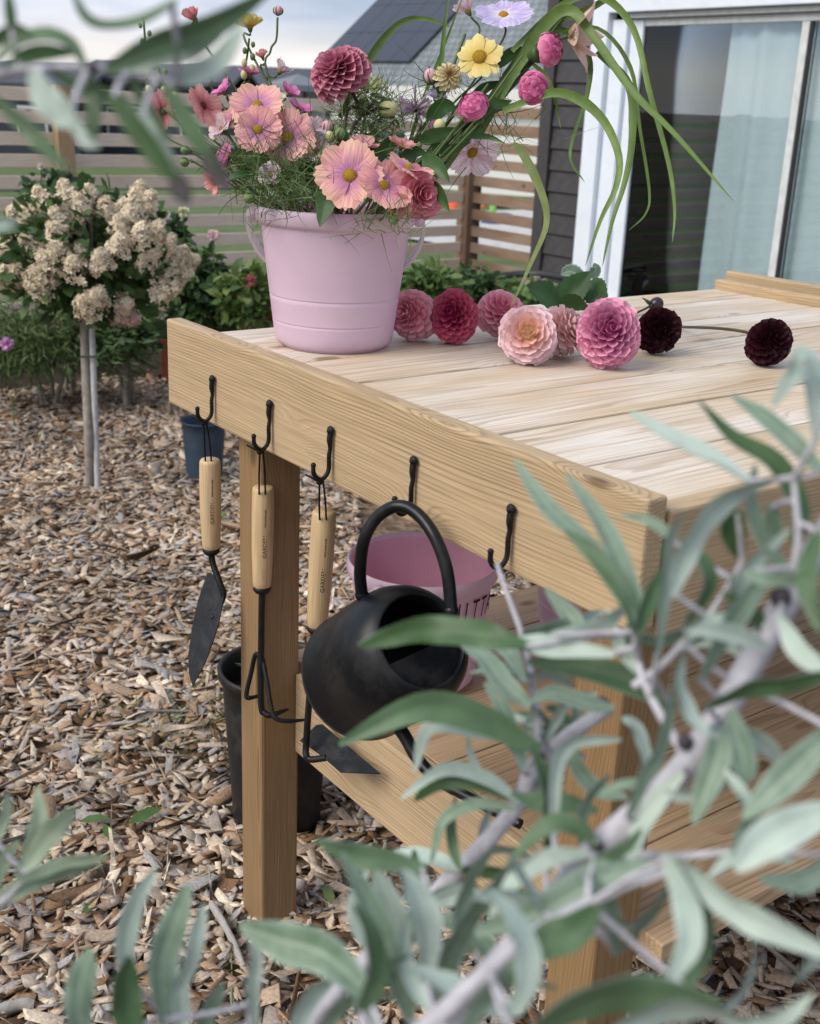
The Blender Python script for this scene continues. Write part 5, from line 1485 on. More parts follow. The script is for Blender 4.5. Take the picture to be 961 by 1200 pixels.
# more blooms that fill the bouquet
for i, (x, y, r, dp, n_, st_, lab) in enumerate((
    (372, 178, 19, 1.66, axis_of(.7, -.2, .4), PALE, 'pale pink bloom between the mauve and the broad peach cosmos'),
    (425, 172, 20, 1.66, axis_of(.5, .2, .7), PEACH2, 'peach pink bloom half hidden above the broad peach cosmos'),
    (470, 172, 18, 1.66, axis_of(.5, .3, .7), SALMON, 'salmon bloom just above the pale peach cosmos'),
    (350, 128, 17, 1.72, axis_of(.4, .4, .7), MAG, 'rosy bloom in the middle behind the sweet pea'),
    (275, 138, 18, 1.71, axis_of(.6, -.5, .4), PEACH, 'peach bloom peeping out left of the overlapping pair'),
    (245, 88, 14, 1.75, axis_of(.3, -.4, .7), PALE, 'whitish pink bloom high on the left above the salmon cosmos'),
    (318, 205, 16, 1.63, axis_of(.8, -.2, .1), PALE, 'small pale pink bloom low in the feathery foliage'),
    (510, 115, 14, 1.72, axis_of(.5, .2, .7), LILAC, 'small lilac bloom behind the wilted purple one'),
    (467, 240, 17, 1.575, axis_of(.75, .2, -.3), SALMON, 'salmon bloom lowest over the right of the bucket rim'))):
    open_flower('cosmos', x, y, r, dp, n_, st_, lab, 'cosmos', tilt=.35, sd=i)
T = thing('leaf_sprig', MOUTH, 'cluster of green leaves in the middle of the bouquet', 'leaves')
T_SPRIG = T
SPRIG = [([(395, 190, 1.67), (405, 168, 1.67), (398, 145, 1.67)], 18, .4), ([(440, 190, 1.67), (455, 170, 1.67), (475, 158, 1.67)], 18, .5), ([(430, 185, 1.68), (438, 160, 1.69), (430, 140, 1.7)], 14, .6), ([(320, 195, 1.66), (305, 185, 1.66), (285, 190, 1.66)], 15, .5), ([(350, 190, 1.66), (352, 170, 1.67), (365, 150, 1.68)], 12, .6), ([(470, 190, 1.66), (485, 178, 1.66), (500, 180, 1.66)], 16, .4), ([(300, 205, 1.64), (280, 205, 1.63), (262, 215, 1.63)], 12, .4), ([(545, 130, 1.7), (565, 105, 1.7), (590, 95, 1.7)], 14, .5), ([(580, 80, 1.71), (600, 62, 1.71), (622, 58, 1.71)], 14, .4)]
# ---- feathery foliage, fine threads
def threads(label, spots, seed, n, ln, kind=True):
    g = np.random.default_rng(seed); V_, Q_ = [], []
    k = 0; seg = 4
    for _ in range(n):
        x, y, sp1, dep = spots[g.integers(0, len(spots))]
        p = np.array(at(x+g.normal(0, sp1), y+g.normal(0, sp1*.7), dep+g.normal(0, .03)))
        d = g.normal(size=3)+np.array(UPV)*.5; d /= np.linalg.norm(d)
        cv = g.normal(size=3)*.5; s = np.cross(d, g.normal(size=3)); s /= np.linalg.norm(s)
        L_ = ln*g.uniform(.5, 1.3); w = g.uniform(.0005, .0009)
        for i in range(seg+1):
            t = i/seg; q = p+d*L_*t+cv*L_*t*t*.6; ww = w*(1-.6*t)
            V_ += [q-s*ww, q+s*ww]
        for i in range(seg): Q_.append((k+2*i, k+2*i+1, k+2*i+3, k+2*i+2))
        k += 2*(seg+1)
    V_ = np.array(V_); off = np.array(MOUTH)
    o = link('feathery_foliage', np_mesh('feathery_foliage', V_-off, Q_, M['thread']), None, MOUTH)
    return tag(o, label, 'foliage', kind='stuff')
threads('fine feathery green cosmos foliage filling the top of the bucket', [(310, 205, 26, 1.66), (345, 205, 24, 1.65), (290, 190, 16, 1.68), (370, 190, 22, 1.67), (330, 225, 22, 1.63), (430, 160, 26, 1.70), (440, 130, 20, 1.74), (360, 225, 18, 1.62)], 31, 2300, .045)
threads('thin pale grass threads among the right hand flowers', [(480, 150, 26, 1.70), (560, 150, 30, 1.72), (590, 150, 22, 1.72), (520, 100, 22, 1.72), (430, 265, 12, 1.56), (470, 260, 10, 1.55)], 32, 260, .05)

# ---- leaf blades (foreground leaves, bucket leaves, grass)
def ribbon(pts, widths, nrm_at, nseg, ncross, fold=.12, wav=0.0, serr=0.0, th=.0004, seed=0, curl=0.0, rib=0.0):
    """a leaf along the spline: returns MB with upper faces in slot 0 and lower faces in slot 1"""
    g = random.Random(seed)
    sp_ = spline(pts, max(2, nseg//(len(pts)-1))); k = len(sp_)
    up_, lo_ = [], []; VX = []
    for i, p in enumerate(sp_):
        u = i/(k-1)
        t = (sp_[min(i+1, k-1)]-sp_[max(i-1, 0)]).normalized()
        n_ = nrm_at(u); n_ = (n_-t*n_.dot(t)).normalized(); b = t.cross(n_)
        w = widths(u)/2
        if serr: w *= 1-serr*(i % 2)
        for j in range(ncross+1):
            v = -1+2*j/ncross
            zz = fold*abs(v)*w - curl*v*v*w + wav*w*math.sin(u*15+seed+(2 if v > 0 else 0))*abs(v)**2 - (rib*w if j == ncross//2 else 0)
            q = p+b*v*w+n_*zz
            VX.append(abs(v))
            up_.append(q+n_*th*.5); lo_.append(q-n_*th*.5)
    m = ncross+1; mb = MB()
    f_up = [(i*m+j, i*m+j+1, (i+1)*m+j+1, (i+1)*m+j) for i in range(k-1) for j in range(ncross)]
    mb.add(up_, f_up, 0, True); mb.add(lo_, [tuple(reversed(f)) for f in f_up], 1, True)
    mb.vx = VX+VX
    return mb
def prof_lance(w): return lambda u: max(.0006, w*(math.sin(min(1, (u*.90+.07))*math.pi)**.75))
def prof_ovate(w): return lambda u: max(.0006, w*(math.sin(min(1, u**.72*.985+.01)*math.pi)**.8))
def prof_grass(w): return lambda u: max(.0005, w*(min(1, .45+u*3)*(1-u)**.55 if u > .35 else min(1, .55+u*1.3)*(1-u)**.3))
def leaf_px(T, name, pts, w, mats, roll=0.0, prof=prof_lance, nseg=12, ncross=4, twist=.0, **k):
    P = [at(*p) for p in pts]
    dep = sum(p[2] for p in pts)/len(pts)
    ax = (P[-1]-P[0]).normalized()
    sdv = ax.cross(-FWD).normalized()
    def n0(u):
        r_ = roll+twist*(u-.35)
        return (-FWD*math.cos(r_)+sdv*math.sin(r_)).normalized()
    mb = ribbon(P, prof(px(w, dep)), n0, nseg, ncross, **k)
    o = mb.build(name, mats, T)
    a_ = o.data.attributes.new('vx', 'FLOAT', 'POINT'); a_.data.foreach_set('value', mb.vx)
    return o
GL = [M['leaf_dahlia'], M['leaf_dahlia']]
SPT = T_SPRIG
for pts, w, r in SPRIG: leaf_px(SPT, 'leaf', pts, w, GL, r, prof_ovate, 12, 4, fold=.2, seed=int(w))
# broad leaves at the bucket rim
T = thing('leaf_sprig', MOUTH, 'broad green leaves hanging over the front of the bucket rim', 'leaves')
for pts, w, r in (([(392, 214, 1.60), (384, 235, 1.585), (375, 266, 1.583)], 32, .3), ([(350, 215, 1.63), (368, 200, 1.62), (392, 196, 1.61)], 26, .8), ([(385, 190, 1.64), (372, 206, 1.62), (352, 222, 1.61)], 24, -.6), ([(372, 232, 1.60), (352, 226, 1.605), (338, 214, 1.61)], 18, .2)):
    leaf_px(T, 'leaf', pts, w, GL, r, prof_ovate, 14, 6, fold=.2, serr=.08, seed=int(w))
T = thing('leaf_sprig', MOUTH, 'green leaves at the right rim of the bucket', 'leaves')
for pts, w, r in (([(495, 185, 1.62), (512, 196, 1.60), (527, 214, 1.59)], 22, .4), ([(500, 215, 1.60), (515, 226, 1.585), (527, 248, 1.575)], 18, .7), ([(490, 165, 1.66), (512, 158, 1.655), (535, 150, 1.65)], 18, .5), ([(505, 170, 1.66), (525, 175, 1.66), (552, 166, 1.66)], 14, .8), ([(500, 140, 1.68), (520, 125, 1.67), (535, 128, 1.67)], 20, .3), ([(560, 112, 1.68), (582, 122, 1.68), (600, 118, 1.68)], 14, .3), ([(540, 160, 1.68), (570, 160, 1.68), (592, 168, 1.67)], 7, .3)):
    leaf_px(T, 'leaf', pts, w, GL, r, prof_ovate, 12, 4, fold=.2, seed=int(w))
# grass with long arching leaves
T = thing('arching_grass', MOUTH, 'tall green grass with long leaves arching out to the right', 'grass')
GB = [M['blade_grass'], M['blade_grass']]
blades = [
 ([(560, 160, 1.70), (596, 95, 1.69), (640, 28, 1.68), (668, 12, 1.67), (692, 38, 1.655), (743, 109, 1.63), (790, 156, 1.61), (860, 236, 1.58)], 17, .35),
 ([(600, 60, 1.70), (660, 5, 1.69), (706, -4, 1.68), (743, 34, 1.67), (761, 105, 1.66), (784, 191, 1.66), (791, 245, 1.66), (788, 284, 1.66)], 11, .7),
 ([(640, 40, 1.72), (700, 33, 1.72), (739, 79, 1.72), (750, 150, 1.72), (761, 222, 1.72), (757, 250, 1.72), (737, 270, 1.72)], 6, .5),
 ([(590, 130, 1.68), (645, 109, 1.66), (680, 117, 1.65), (709, 143, 1.64), (726, 184, 1.63), (722, 220, 1.63), (704, 258, 1.64), (686, 312, 1.66)], 14, .55),
 ([(700, 60, 1.69), (738, 100, 1.69), (742, 160, 1.69), (734, 210, 1.69), (718, 260, 1.69), (706, 312, 1.69)], 14, .8),
 ([(620, 60, 1.71), (655, 34, 1.71), (690, 66, 1.71), (688, 113, 1.71), (671, 165, 1.71), (670, 190, 1.71), (685, 213, 1.71)], 9, .6),
 ([(600, 170, 1.62), (612, 178, 1.62), (634, 222, 1.62), (641, 262, 1.625), (622, 310, 1.64), (598, 362, 1.66)], 13, .6),
 ([(625, 75, 1.69), (642, 92, 1.69), (652, 120, 1.69), (657, 150, 1.69)], 7, .6),
 ([(398, 138, 1.72), (425, 82, 1.72), (452, 42, 1.72), (475, 24, 1.72), (500, 22, 1.72), (528, 32, 1.72)], 11, .5),
 ([(512, 190, 1.72), (516, 90, 1.72), (520, 40, 1.72), (527, -20, 1.72)], 9, .3),
 ([(520, 200, 1.69), (560, 140, 1.69), (598, 85, 1.69), (640, 45, 1.69), (668, 34, 1.69)], 12, .4),
 ([(470, 200, 1.73), (495, 120, 1.73), (520, 55, 1.73), (545, -10, 1.73)], 6, .2),
 ([(590, 90, 1.70), (640, 30, 1.70), (700, 5, 1.70), (790, -60, 1.70)], 14, .5)]
for i, (pts, w, r) in enumerate(blades):
    leaf_px(T, 'blade', pts, w, GB if i not in (6,) else [M['blade_pale']]*2, r, prof_grass, 30, 2, fold=.35, th=.0003, seed=i)
for (x0, y0, x1, y1) in ((490, 205, 640, 32), (500, 205, 610, 60), (480, 200, 545, 40), (510, 210, 660, 20)):
    mb = MB(); sp_ = spline([MOUTH+Vector((.05, -.03, -.03)), at(x0, y0, 1.68), at((x0+x1)/2, (y0+y1)/2+6, 1.70), at(x1, y1, 1.70)], 6); mb.tube(sp_, .0024, 7); mb.build('stalk', M['stem'], T)
# filler stems
T = thing('cut_stems', MOUTH, 'bundle of bare green flower stems leaning right in the bucket', 'stems')
for i in range(16):
    x1, y1 = 500+i*8, 175-i*7+random.uniform(-14, 14)
    mb = MB(); mb.tube(spline([MOUTH+Vector((random.uniform(-.03, .07), random.uniform(-.06, .03), -.03)), at(470+i*3, 208-i, 1.67+random.uniform(-.03, .05)), at(x1, y1, 1.69+random.uniform(-.04, .05))], 5), .0017, 6); mb.build('stem', M['stem'], T)

# ================================================================== dahlias on the table
TZ = .981
def rest(x, y, rpx):
    R = .045
    for _ in range(5):
        p = onp(x, y, 2, TZ+R); dep = (p-CAM).dot(FWD); R = px(rpx, dep)
    return p, R
SALP = spoon_set('salmon pink', (.60, .18, .25), (.82, .35, .42), (.90, .56, .62), w0=.44, cup=.85, curl=.14)
CRIM = spoon_set('crimson', (.24, .012, .055), (.52, .055, .125), (.66, .15, .23), w0=.40, cup=.9, curl=.12, point=.3)
ROSEP = spoon_set('rose pink', (.60, .15, .24), (.82, .34, .44), (.90, .57, .64), w0=.44, cup=.85, curl=.14)
PEACHD = spoon_set('peach pink', (.66, .42, .22), (.84, .54, .52), (.88, .68, .74), w0=.42, cup=.8, curl=.18)
BLUSH = spoon_set('blush', (.68, .38, .36), (.80, .52, .52), (.85, .70, .69), w0=.42, cup=.8, curl=.15)
PINKB = spoon_set('bright pink', (.40, .06, .17), (.74, .24, .41), (.88, .47, .62), w0=.46, cup=1.0, curl=.10)
MARO = spoon_set('maroon', (.012, .002, .004), (.022, .003, .007), (.045, .006, .014), w0=.40, cup=.9, curl=.12, rough=.5)
tab = [
 ('dahlia', 485, 369, 29, axis_of(.75, -.55, .0), SALP, 'salmon pink dahlia touching the side of the flower bucket', 105, (.95, .75, .78), 'SALP'),
 ('dahlia', 532, 371, 30.5, axis_of(.92, -.25, .12), CRIM, 'crimson dahlia lying between two pink ones', 130, (.55, .4, .6), 'CRIM'),
 ('dahlia', 586, 368, 28, axis_of(.8, .1, .3), ROSEP, 'rose pink dahlia just right of the crimson one', 95, (.95, .75, .78), 'x'),
 ('dahlia', 605, 386, 21, axis_of(.7, -.5, -.3), CRIM, 'small deep rose dahlia wedged under a rose pink one', 75, (.9, .8, .8), 'x'),
 ('dahlia', 657, 388, 30, axis_of(.55, .7, .25), BLUSH, 'blush pink dahlia turned away behind the peach one', 90, (.9, .75, .75), 'x'),
 ('dahlia', 619, 393, 32, axis_of(.95, -.05, .05), PEACHD, 'pale peach pink dahlia with open rounded petals', 69, (.92, .66, .42), 'x'),
 ('dahlia', 713, 391, 38.5, axis_of(.97, -.02, .08), PINKB, 'large bright pink pompon dahlia with dark centre', 150, (.50, .35, .55), 'x'),
 ('dahlia', 771, 387, 27, axis_of(.85, .2, -.2), MARO, 'near black maroon dahlia beside the large pink one', 100, (.8, .8, .8), 'x'),
 ('dahlia', 901, 401, 27.5, axis_of(.9, .15, .15), MARO, 'near black maroon dahlia lying alone with its stem on the planks', 100, (.8, .8, .8), 'x')]
CORE = {}
for nm, x, y, r, n_, st_, lab, N, inc, cn in tab:
    c, R = rest(x, y, r)
    mid = st_[0].materials[0].name
    if mid not in CORE:
        cr = st_[0].materials[0].node_tree
        rp = [q for q in cr.nodes if q.type == 'VALTORGB'][0]
        cl_ = rp.color_ramp.elements[0].color
        CORE[mid] = plain('core of '+mid, (cl_[0]*.7, cl_[1]*.7, cl_[2]*.7), .9, .05)
    wide = 1.15 if N < 70 else 1.0
    t_ = ball_flower(nm, c, R, n_, st_, lab, 'dahlia', N=N, thmax=2.45, tilt=.38 if N > 70 else .5, l0=.26, l1=.52 if N > 70 else .66, wr=wide, incol=inc, core=CORE[mid], cpow=.8)
    e_ = None
    if lab.startswith('near black maroon dahlia lying'):
        mb = MB(); mb.tube(spline([c-n_*R*.4, at(880, 391, (c-CAM).dot(FWD)+.02), at(845, 385, (c-CAM).dot(FWD)+.06), onp(797, 383, 2, TZ+.004)], 5), .0024, 7); mb.build('stem', M['stem_dark'], t_)
# dark dahlia bud lying behind the maroon one
c, R = rest(769, 358, 8.5)
c = at(769, 357, (c-CAM).dot(FWD)-.0)
B_ = thing('dahlia_bud', (c.x, c.y, TZ), 'shiny dark purple dahlia bud behind a maroon bloom', 'bud')
mb = MB(); mb.ball(c, R, 16, 10, 0, axis_of(.2, .5, .7), 1.1); mb.build('bud', plain('dark bud', (.03, .015, .022), .25), B_)
for k in range(4):
    d = axis_of(.3, -.6+.2*k, .5-.2*k); mb = MB(); mb.tube(spline([c-RGT*R*.6, c-RGT*R*.8+d*R*.8, c-RGT*R*1.0+d*R*1.5], 3), [R*.25, R*.3, R*.3, R*.22, R*.15, R*.1, R*.03], 5, flat=.4); mb.build('sepal', M['calyx'], B_)
mb = MB(); mb.tube(spline([c-RGT*R*.6, at(756, 362, (c-CAM).dot(FWD)), onp(738, 370, 2, TZ+.003)], 4), .0022, 6); mb.build('stem', M['stem_dark'], B_)
# leafy dahlia sprig
b0, _ = rest(700, 372, 5)
T = thing('dahlia_leaves', (b0.x, b0.y, TZ), 'serrated green dahlia leaves lying behind the pink dahlias', 'leaves')
dp = (b0-CAM).dot(FWD)
for pts, w, r, mm in (([(656, 352, dp+.02), (640, 346, dp), (617, 334, dp-.02)], 40, .35, GL), ([(658, 352, dp+.04), (676, 336, dp+.03), (692, 318, dp+.02)], 36, -.3, GL), ([(690, 330, dp+.05), (700, 345, dp+.03), (712, 362, dp+.0)], 34, .4, GL), ([(655, 358, dp+.0), (672, 354, dp), (690, 362, dp)], 26, .7, GL), ([(684, 325, dp+.06), (668, 318, dp+.06), (657, 322, dp+.06)], 20, .3, [M['sil_top']]*2), ([(690, 325, dp+.06), (698, 316, dp+.06), (696, 308, dp+.06)], 16, .5, [M['sil_top']]*2)):
    leaf_px(T, 'leaf', pts, w, mm, r, prof_ovate, 16, 6, fold=.16, serr=.10, seed=int(w), rib=.06)
mb = MB(); mb.tube(spline([at(655, 354, dp+.02), at(690, 358, dp+.03), onp(735, 368, 2, TZ+.003)], 4), .0022, 6); mb.build('stem', M['stem'], T)
# ================================================================== the silver-leaved shrub round the camera
SB = [M['sil_top'], M['sil_bot']]; SS = [M['sil_bot'], M['sil_top']]
TW = random.Random(4)
class Shrub:
    def __init__(s, base, label):
        s.T = thing('silver_shrub', base, label, 'shrub'); s.pts = []; s.n = 0
    def stem(s, pts, w0, w1, ground=None):
        P = [at(*p) for p in pts]
        if ground is not None:
            t0 = (P[0]-P[1]).normalized(); q1 = P[0]+t0*.10; q1.z = min(q1.z, P[0].z-.05)
            P = [Vector((q1.x+t0.x*.04, q1.y+t0.y*.04, -.02)), Vector((q1.x+t0.x*.03, q1.y+t0.y*.03, q1.z*.5)), q1]+P
        sp_ = spline(P, 6); k = len(sp_)
        dm = sum(p[2] for p in pts)/len(pts)
        rr = [px(w0+(w1-w0)*i/(k-1), dm)/2 for i in range(k)]
        mb = MB(); mb.tube(sp_, rr, 10); mb.build('branch', M['sil_bark'], s.T)
        s.pts += sp_
    def node(s, x, y, dep, w):
        mb = MB(); mb.ball(at(x, y, dep), px(w, dep)/2, 9, 6); mb.build('bud', M['sil_bud'], s.T)
    def leaf(s, pts, w, silver=False, roll=0.0, dep=.5, dd=0.0, wav=.10, fold=.22, pet=True, curl=0.0, mats=None):
        k = len(pts)
        P = [(p[0], p[1], dep+dd*(i/(k-1)) if len(p) < 3 else p[2]) for i, p in enumerate(pts)]
        s.n += 1
        o = leaf_px(s.T, 'leaf', P, w*.80, mats or (SS if silver else (SB if TW.random() < .7 else [M['sil_dark'], M['sil_bot']])), roll, prof_lance, 16, 6, twist=TW.uniform(-1.1, 1.1), fold=fold*TW.uniform(.3, 1.6), wav=wav*TW.uniform(.6, 1.8), th=.0007, seed=s.n*1.7, curl=curl, rib=.05)
        if pet and s.pts:
            b = at(*P[0]); q = min(s.pts, key=lambda t: (t-b).length)
            if .004 < (q-b).length < .06:
                t = (at(*P[1])-b).normalized()
                mb = MB(); mb.tube([q, (q+b)/2, b+t*.002], [.0014, .0012, .0011], 6); mb.build('twig', M['sil_bark'], s.T)
gA = (-.30, -.36, 0)
sh = Shrub(gA, 'silver-leaved shrub with pale stems crossing in front of the table')
sh.stem([(330, 1240, .64), (400, 1155, .63), (510, 1048, .62), (600, 952, .62), (632, 890, .62), (715, 828, .62)], 26, 17, (-.30, -.36, -.02))
sh.stem([(632, 890, .62), (630, 840, .625), (622, 790, .63), (612, 745, .635), (596, 700, .64), (582, 660, .645)], 10, 5)
sh.stem([(480, 1260, .50), (555, 1165, .49), (640, 1068, .485), (700, 995, .48), (782, 922, .475), (842, 842, .47), (915, 715, .47), (985, 600, .47)], 36, 32, (-.30, -.37, -.02))
sh.stem([(700, 996, .48), (740, 1000, .475), (790, 1004, .47), (862, 998, .46)], 14, 9)
sh.stem([(440, 1260, .42), (512, 1194, .42), (605, 1112, .42), (690, 1060, .43)], 34, 20, (-.32, -.38, -.02))
sh.stem([(800, 880, .475), (770, 830, .49), (752, 790, .50), (742, 740, .51)], 12, 6)
sh.stem([(742, 805, .50), (775, 780, .50), (812, 742, .50), (836, 715, .50), (870, 660, .49)], 11, 7)
sh.stem([(300, 1260, .50), (292, 1200, .50), (296, 1130, .50)], 8, 5, (-.33, -.35, -.02))
sh.stem([(180, 1300, .52), (190, 1240, .52), (192, 1190, .52)], 10, 6, (-.37, -.33, -.02))
sh.stem([(470, 1260, .47), (505, 1200, .47), (520, 1140, .47)], 12, 7, (-.31, -.365, -.02))
sh.stem([(915, 715, .47), (935, 640, .46), (930, 560, .46)], 12, 6)
for q in ((705, 826, .62, 20), (700, 995, .475, 20), (803, 870, .468, 20), (915, 700, .465, 26), (632, 888, .615, 15), (720, 800, .62, 12)): sh.node(*q)
Lf = sh.leaf
# upper left of the shrub, in front of the end board
Lf([(742, 700), (690, 640), (640, 592), (603, 538)], 30, False, .55, .50, .03)
Lf([(752, 742), (738, 690), (705, 615), (664, 556)], 33, False, .4, .49, .03)
Lf([(748, 755), (735, 705), (700, 655), (662, 622)], 30, False, .25, .49, .02)
Lf([(795, 640), (778, 622), (755, 608), (728, 604)], 17, False, .3, .50, .01)
Lf([(786, 700), (806, 640), (850, 584), (912, 560)], 44, True, .55, .46, .0)
Lf([(880, 566), (838, 536), (790, 512), (738, 482)], 27, True, .5, .46, .02)
Lf([(930, 640), (936, 596), (906, 543), (856, 512), (818, 470)], 38, False, .35, .46, .03)
Lf([(966, 556), (930, 520), (896, 490), (858, 464)], 34, False, .3, .46, .02)
Lf([(958, 520), (950, 450), (930, 440), (906, 476)], 30, True, .5, .44, .0)
Lf([(975, 480), (961, 440), (940, 415), (925, 440)], 30, True, .5, .43, .0)
Lf([(866, 596), (858, 620), (868, 655)], 36, False, .1, .48, .01)
Lf([(905, 590), (905, 630), (892, 668)], 30, False, .4, .48, .01)
Lf([(850, 745), (862, 700), (885, 660), (925, 620)], 26, True, .6, .47, .0)
Lf([(818, 800), (845, 748), (878, 700), (905, 668)], 36, False, .5, .46, .0)
Lf([(770, 770), (778, 700), (782, 640), (800, 600)], 26, True, .75, .47, .0)
Lf([(800, 735), (830, 690), (826, 660), (806, 640)], 24, False, .5, .48, .0)
Lf([(812, 750), (850, 725), (862, 700), (858, 672)], 22, True, .5, .49, .0)
Lf([(825, 828), (880, 806), (930, 800), (975, 786)], 36, False, .6, .45, -.02)
Lf([(912, 720), (938, 765), (975, 788)], 32, True, .5, .45, -.02)
Lf([(960, 620), (945, 680), (960, 740)], 30, False, .5, .45, -.02)
Lf([(940, 690), (900, 640), (880, 590), (885, 545)], 28, False, .5, .47, .0)
# centre, over the watering can
Lf([(722, 766), (650, 760), (600, 754), (555, 752)], 32, True, .45, .51, .05, wav=.2)
Lf([(622, 758), (560, 744), (490, 738), (420, 757)], 44, False, .35, .53, .05, wav=.22)
Lf([(632, 880), (560, 842), (490, 830), (397, 872)], 48, False, .3, .58, .0, wav=.1)
Lf([(630, 870), (570, 857), (505, 852), (486, 905)], 26, True, .3, .60, .0)
Lf([(610, 940), (570, 912), (520, 902), (470, 936)], 22, True, .4, .61, .0)
Lf([(600, 935), (560, 915), (515, 916), (486, 938)], 30, False, .3, .61, .01)
Lf([(606, 948), (560, 942), (520, 962), (505, 1012)], 19, False, .4, .60, .0)
Lf([(622, 828), (590, 800), (566, 770), (532, 748)], 34, False, .3, .60, .03)
Lf([(614, 800), (598, 765), (575, 750), (548, 752)], 26, False, .3, .61, .02)
Lf([(612, 742), (640, 742), (672, 730), (640, 690)], 36, False, .2, .57, .02)
Lf([(645, 745), (690, 738), (720, 722), (742, 700)], 28, True, .3, .52, .0)
Lf([(790, 832), (740, 802), (680, 782), (618, 776)], 42, False, .45, .52, .04)
Lf([(720, 830), (690, 825), (650, 812), (622, 822)], 26, False, .5, .59, .0)
Lf([(640, 868), (655, 835), (668, 820), (700, 812)], 20, True, .4, .60, .0)
Lf([(620, 900), (600, 870), (590, 830), (568, 800)], 26, False, .5, .58, .02)
Lf([(590, 930), (565, 910), (552, 885), (548, 862)], 12, True, .2, .61, .0)
Lf([(612, 905), (606, 880), (600, 860), (590, 845)], 16, True, .3, .61, .0)
Lf([(648, 985), (650, 910), (668, 872), (728, 866)], 26, True, .4, .53, .0, curl=.1)
Lf([(640, 1012), (644, 960), (640, 920), (622, 872)], 30, False, .55, .53, .0)
Lf([(735, 935), (700, 925), (680, 905), (668, 875)], 26, False, .5, .54, .0)
Lf([(700, 950), (660, 940), (625, 940), (598, 930)], 30, False, .3, .55, .0)
Lf([(760, 920), (755, 880), (742, 850), (728, 842)], 24, True, .5, .55, .0)
Lf([(735, 960), (755, 910), (775, 870), (790, 800)], 30, False, .55, .46, .0)
Lf([(700, 990), (675, 968), (640, 968), (590, 1020)], 30, False, .4, .47, .0)
Lf([(600, 1060), (592, 1030), (615, 1012), (648, 1022)], 20, True, .3, .56, .0)
Lf([(620, 1050), (585, 1045), (565, 1060), (552, 1080)], 26, False, .4, .55, .0)
Lf([(770, 1018), (708, 1030), (640, 1066), (556, 1092)], 56, False, .5, .44, .0)
Lf([(700, 1062), (670, 1092), (640, 1105), (590, 1150)], 56, False, .35, .41, .0)
Lf([(690, 1000), (640, 1006), (600, 1035), (575, 1075)], 30, True, .5, .47, .0)
Lf([(560, 1120), (540, 1080), (550, 1030), (580, 990)], 30, False, .5, .50, .0)
Lf([(512, 1190), (528, 1120), (560, 1062), (600, 1010)], 42, False, .45, .45, .0)
# right hand side
Lf([(840, 852), (842, 880), (830, 920), (814, 966)], 42, False, .2, .46, -.01, fold=.3)
Lf([(856, 830), (866, 870), (872, 900), (868, 924)], 40, False, .15, .46, -.01, fold=.3)
Lf([(980, 850), (940, 892), (905, 928), (872, 960)], 48, False, .35, .42, .0)
Lf([(985, 945), (930, 968), (890, 990), (862, 1020)], 58, True, .45, .40, .0)
Lf([(800, 1010), (850, 1058), (900, 1086), (985, 1125)], 44, True, .4, .40, -.02)
Lf([(780, 1000), (802, 1050), (808, 1105), (775, 1160)], 42, True, .55, .40, -.01)
Lf([(792, 1008), (818, 1060), (822, 1110), (800, 1170)], 40, False, .6, .41, -.01)
Lf([(600, 1225), (690, 1172), (760, 1165), (842, 1175)], 70, False, .5, .37, .0)
Lf([(690, 1240), (760, 1190), (820, 1180), (880, 1200)], 60, True, .55, .36, .0)
Lf([(918, 890), (905, 884), (892, 878), (876, 880)], 20, True, .2, .48, .0)
Lf([(800, 905), (770, 940), (745, 985), (735, 1040)], 30, True, .6, .46, .0)
Lf([(930, 1010), (900, 1000), (860, 1005), (830, 1030)], 24, True, .4, .43, .0)
Lf([(985, 1000), (950, 1030), (925, 1035), (890, 1030)], 34, False, .5, .41, .0)
# bottom centre and bottom left
Lf([(432, 1165), (380, 1118), (330, 1102), (282, 1084)], 62, False, .25, .45, .02)
Lf([(500, 1018), (450, 1008), (410, 1000), (372, 984)], 36, False, .3, .50, .0)
Lf([(482, 1200), (462, 1130), (435, 1065), (400, 1000)], 42, False, .4, .47, .0)
Lf([(480, 1140), (465, 1090), (452, 1050), (440, 1020)], 40, True, .5, .49, .0)
Lf([(498, 1150), (500, 1090), (486, 1050), (470, 1020)], 48, True, .5, .44, .0)
Lf([(350, 1240), (352, 1190), (372, 1160), (400, 1140)], 34, True, .5, .46, .0)
Lf([(440, 1230), (430, 1180), (412, 1150), (398, 1110)], 34, True, .4, .48, .0)
Lf([(298, 1215), (296, 1160), (300, 1120), (292, 1085)], 22, True, .5, .48, .0)
Lf([(520, 1185), (508, 1140), (505, 1110), (516, 1070)], 26, False, .4, .50, .0)
Lf([(540, 1230), (560, 1180), (590, 1150), (640, 1120)], 34, False, .5, .41, .0)
Lf([(380, 1210), (400, 1180), (430, 1168), (470, 1170)], 30, False, .5, .47, .0)
Lf([(155, 1150), (146, 1110), (158, 1060), (182, 1018)], 32, True, .45, .50, .0)
Lf([(192, 1200), (190, 1130), (205, 1080), (222, 1036)], 46, False, .4, .48, .0)
Lf([(192, 1190), (222, 1130), (232, 1090), (240, 1060)], 26, True, .5, .50, .0)
Lf([(98, 1235), (92, 1180), (98, 1140), (108, 1112)], 44, False, .4, .48, .0)
Lf([(170, 1240), (150, 1190), (146, 1150), (150, 1120)], 46, False, .4, .47, .0)
Lf([(245, 1240), (240, 1200), (252, 1170), (262, 1150)], 26, False, .4, .50, .0)
Lf([(205, 1240), (212, 1190), (205, 1150), (188, 1120)], 30, True, .4, .50, .0)
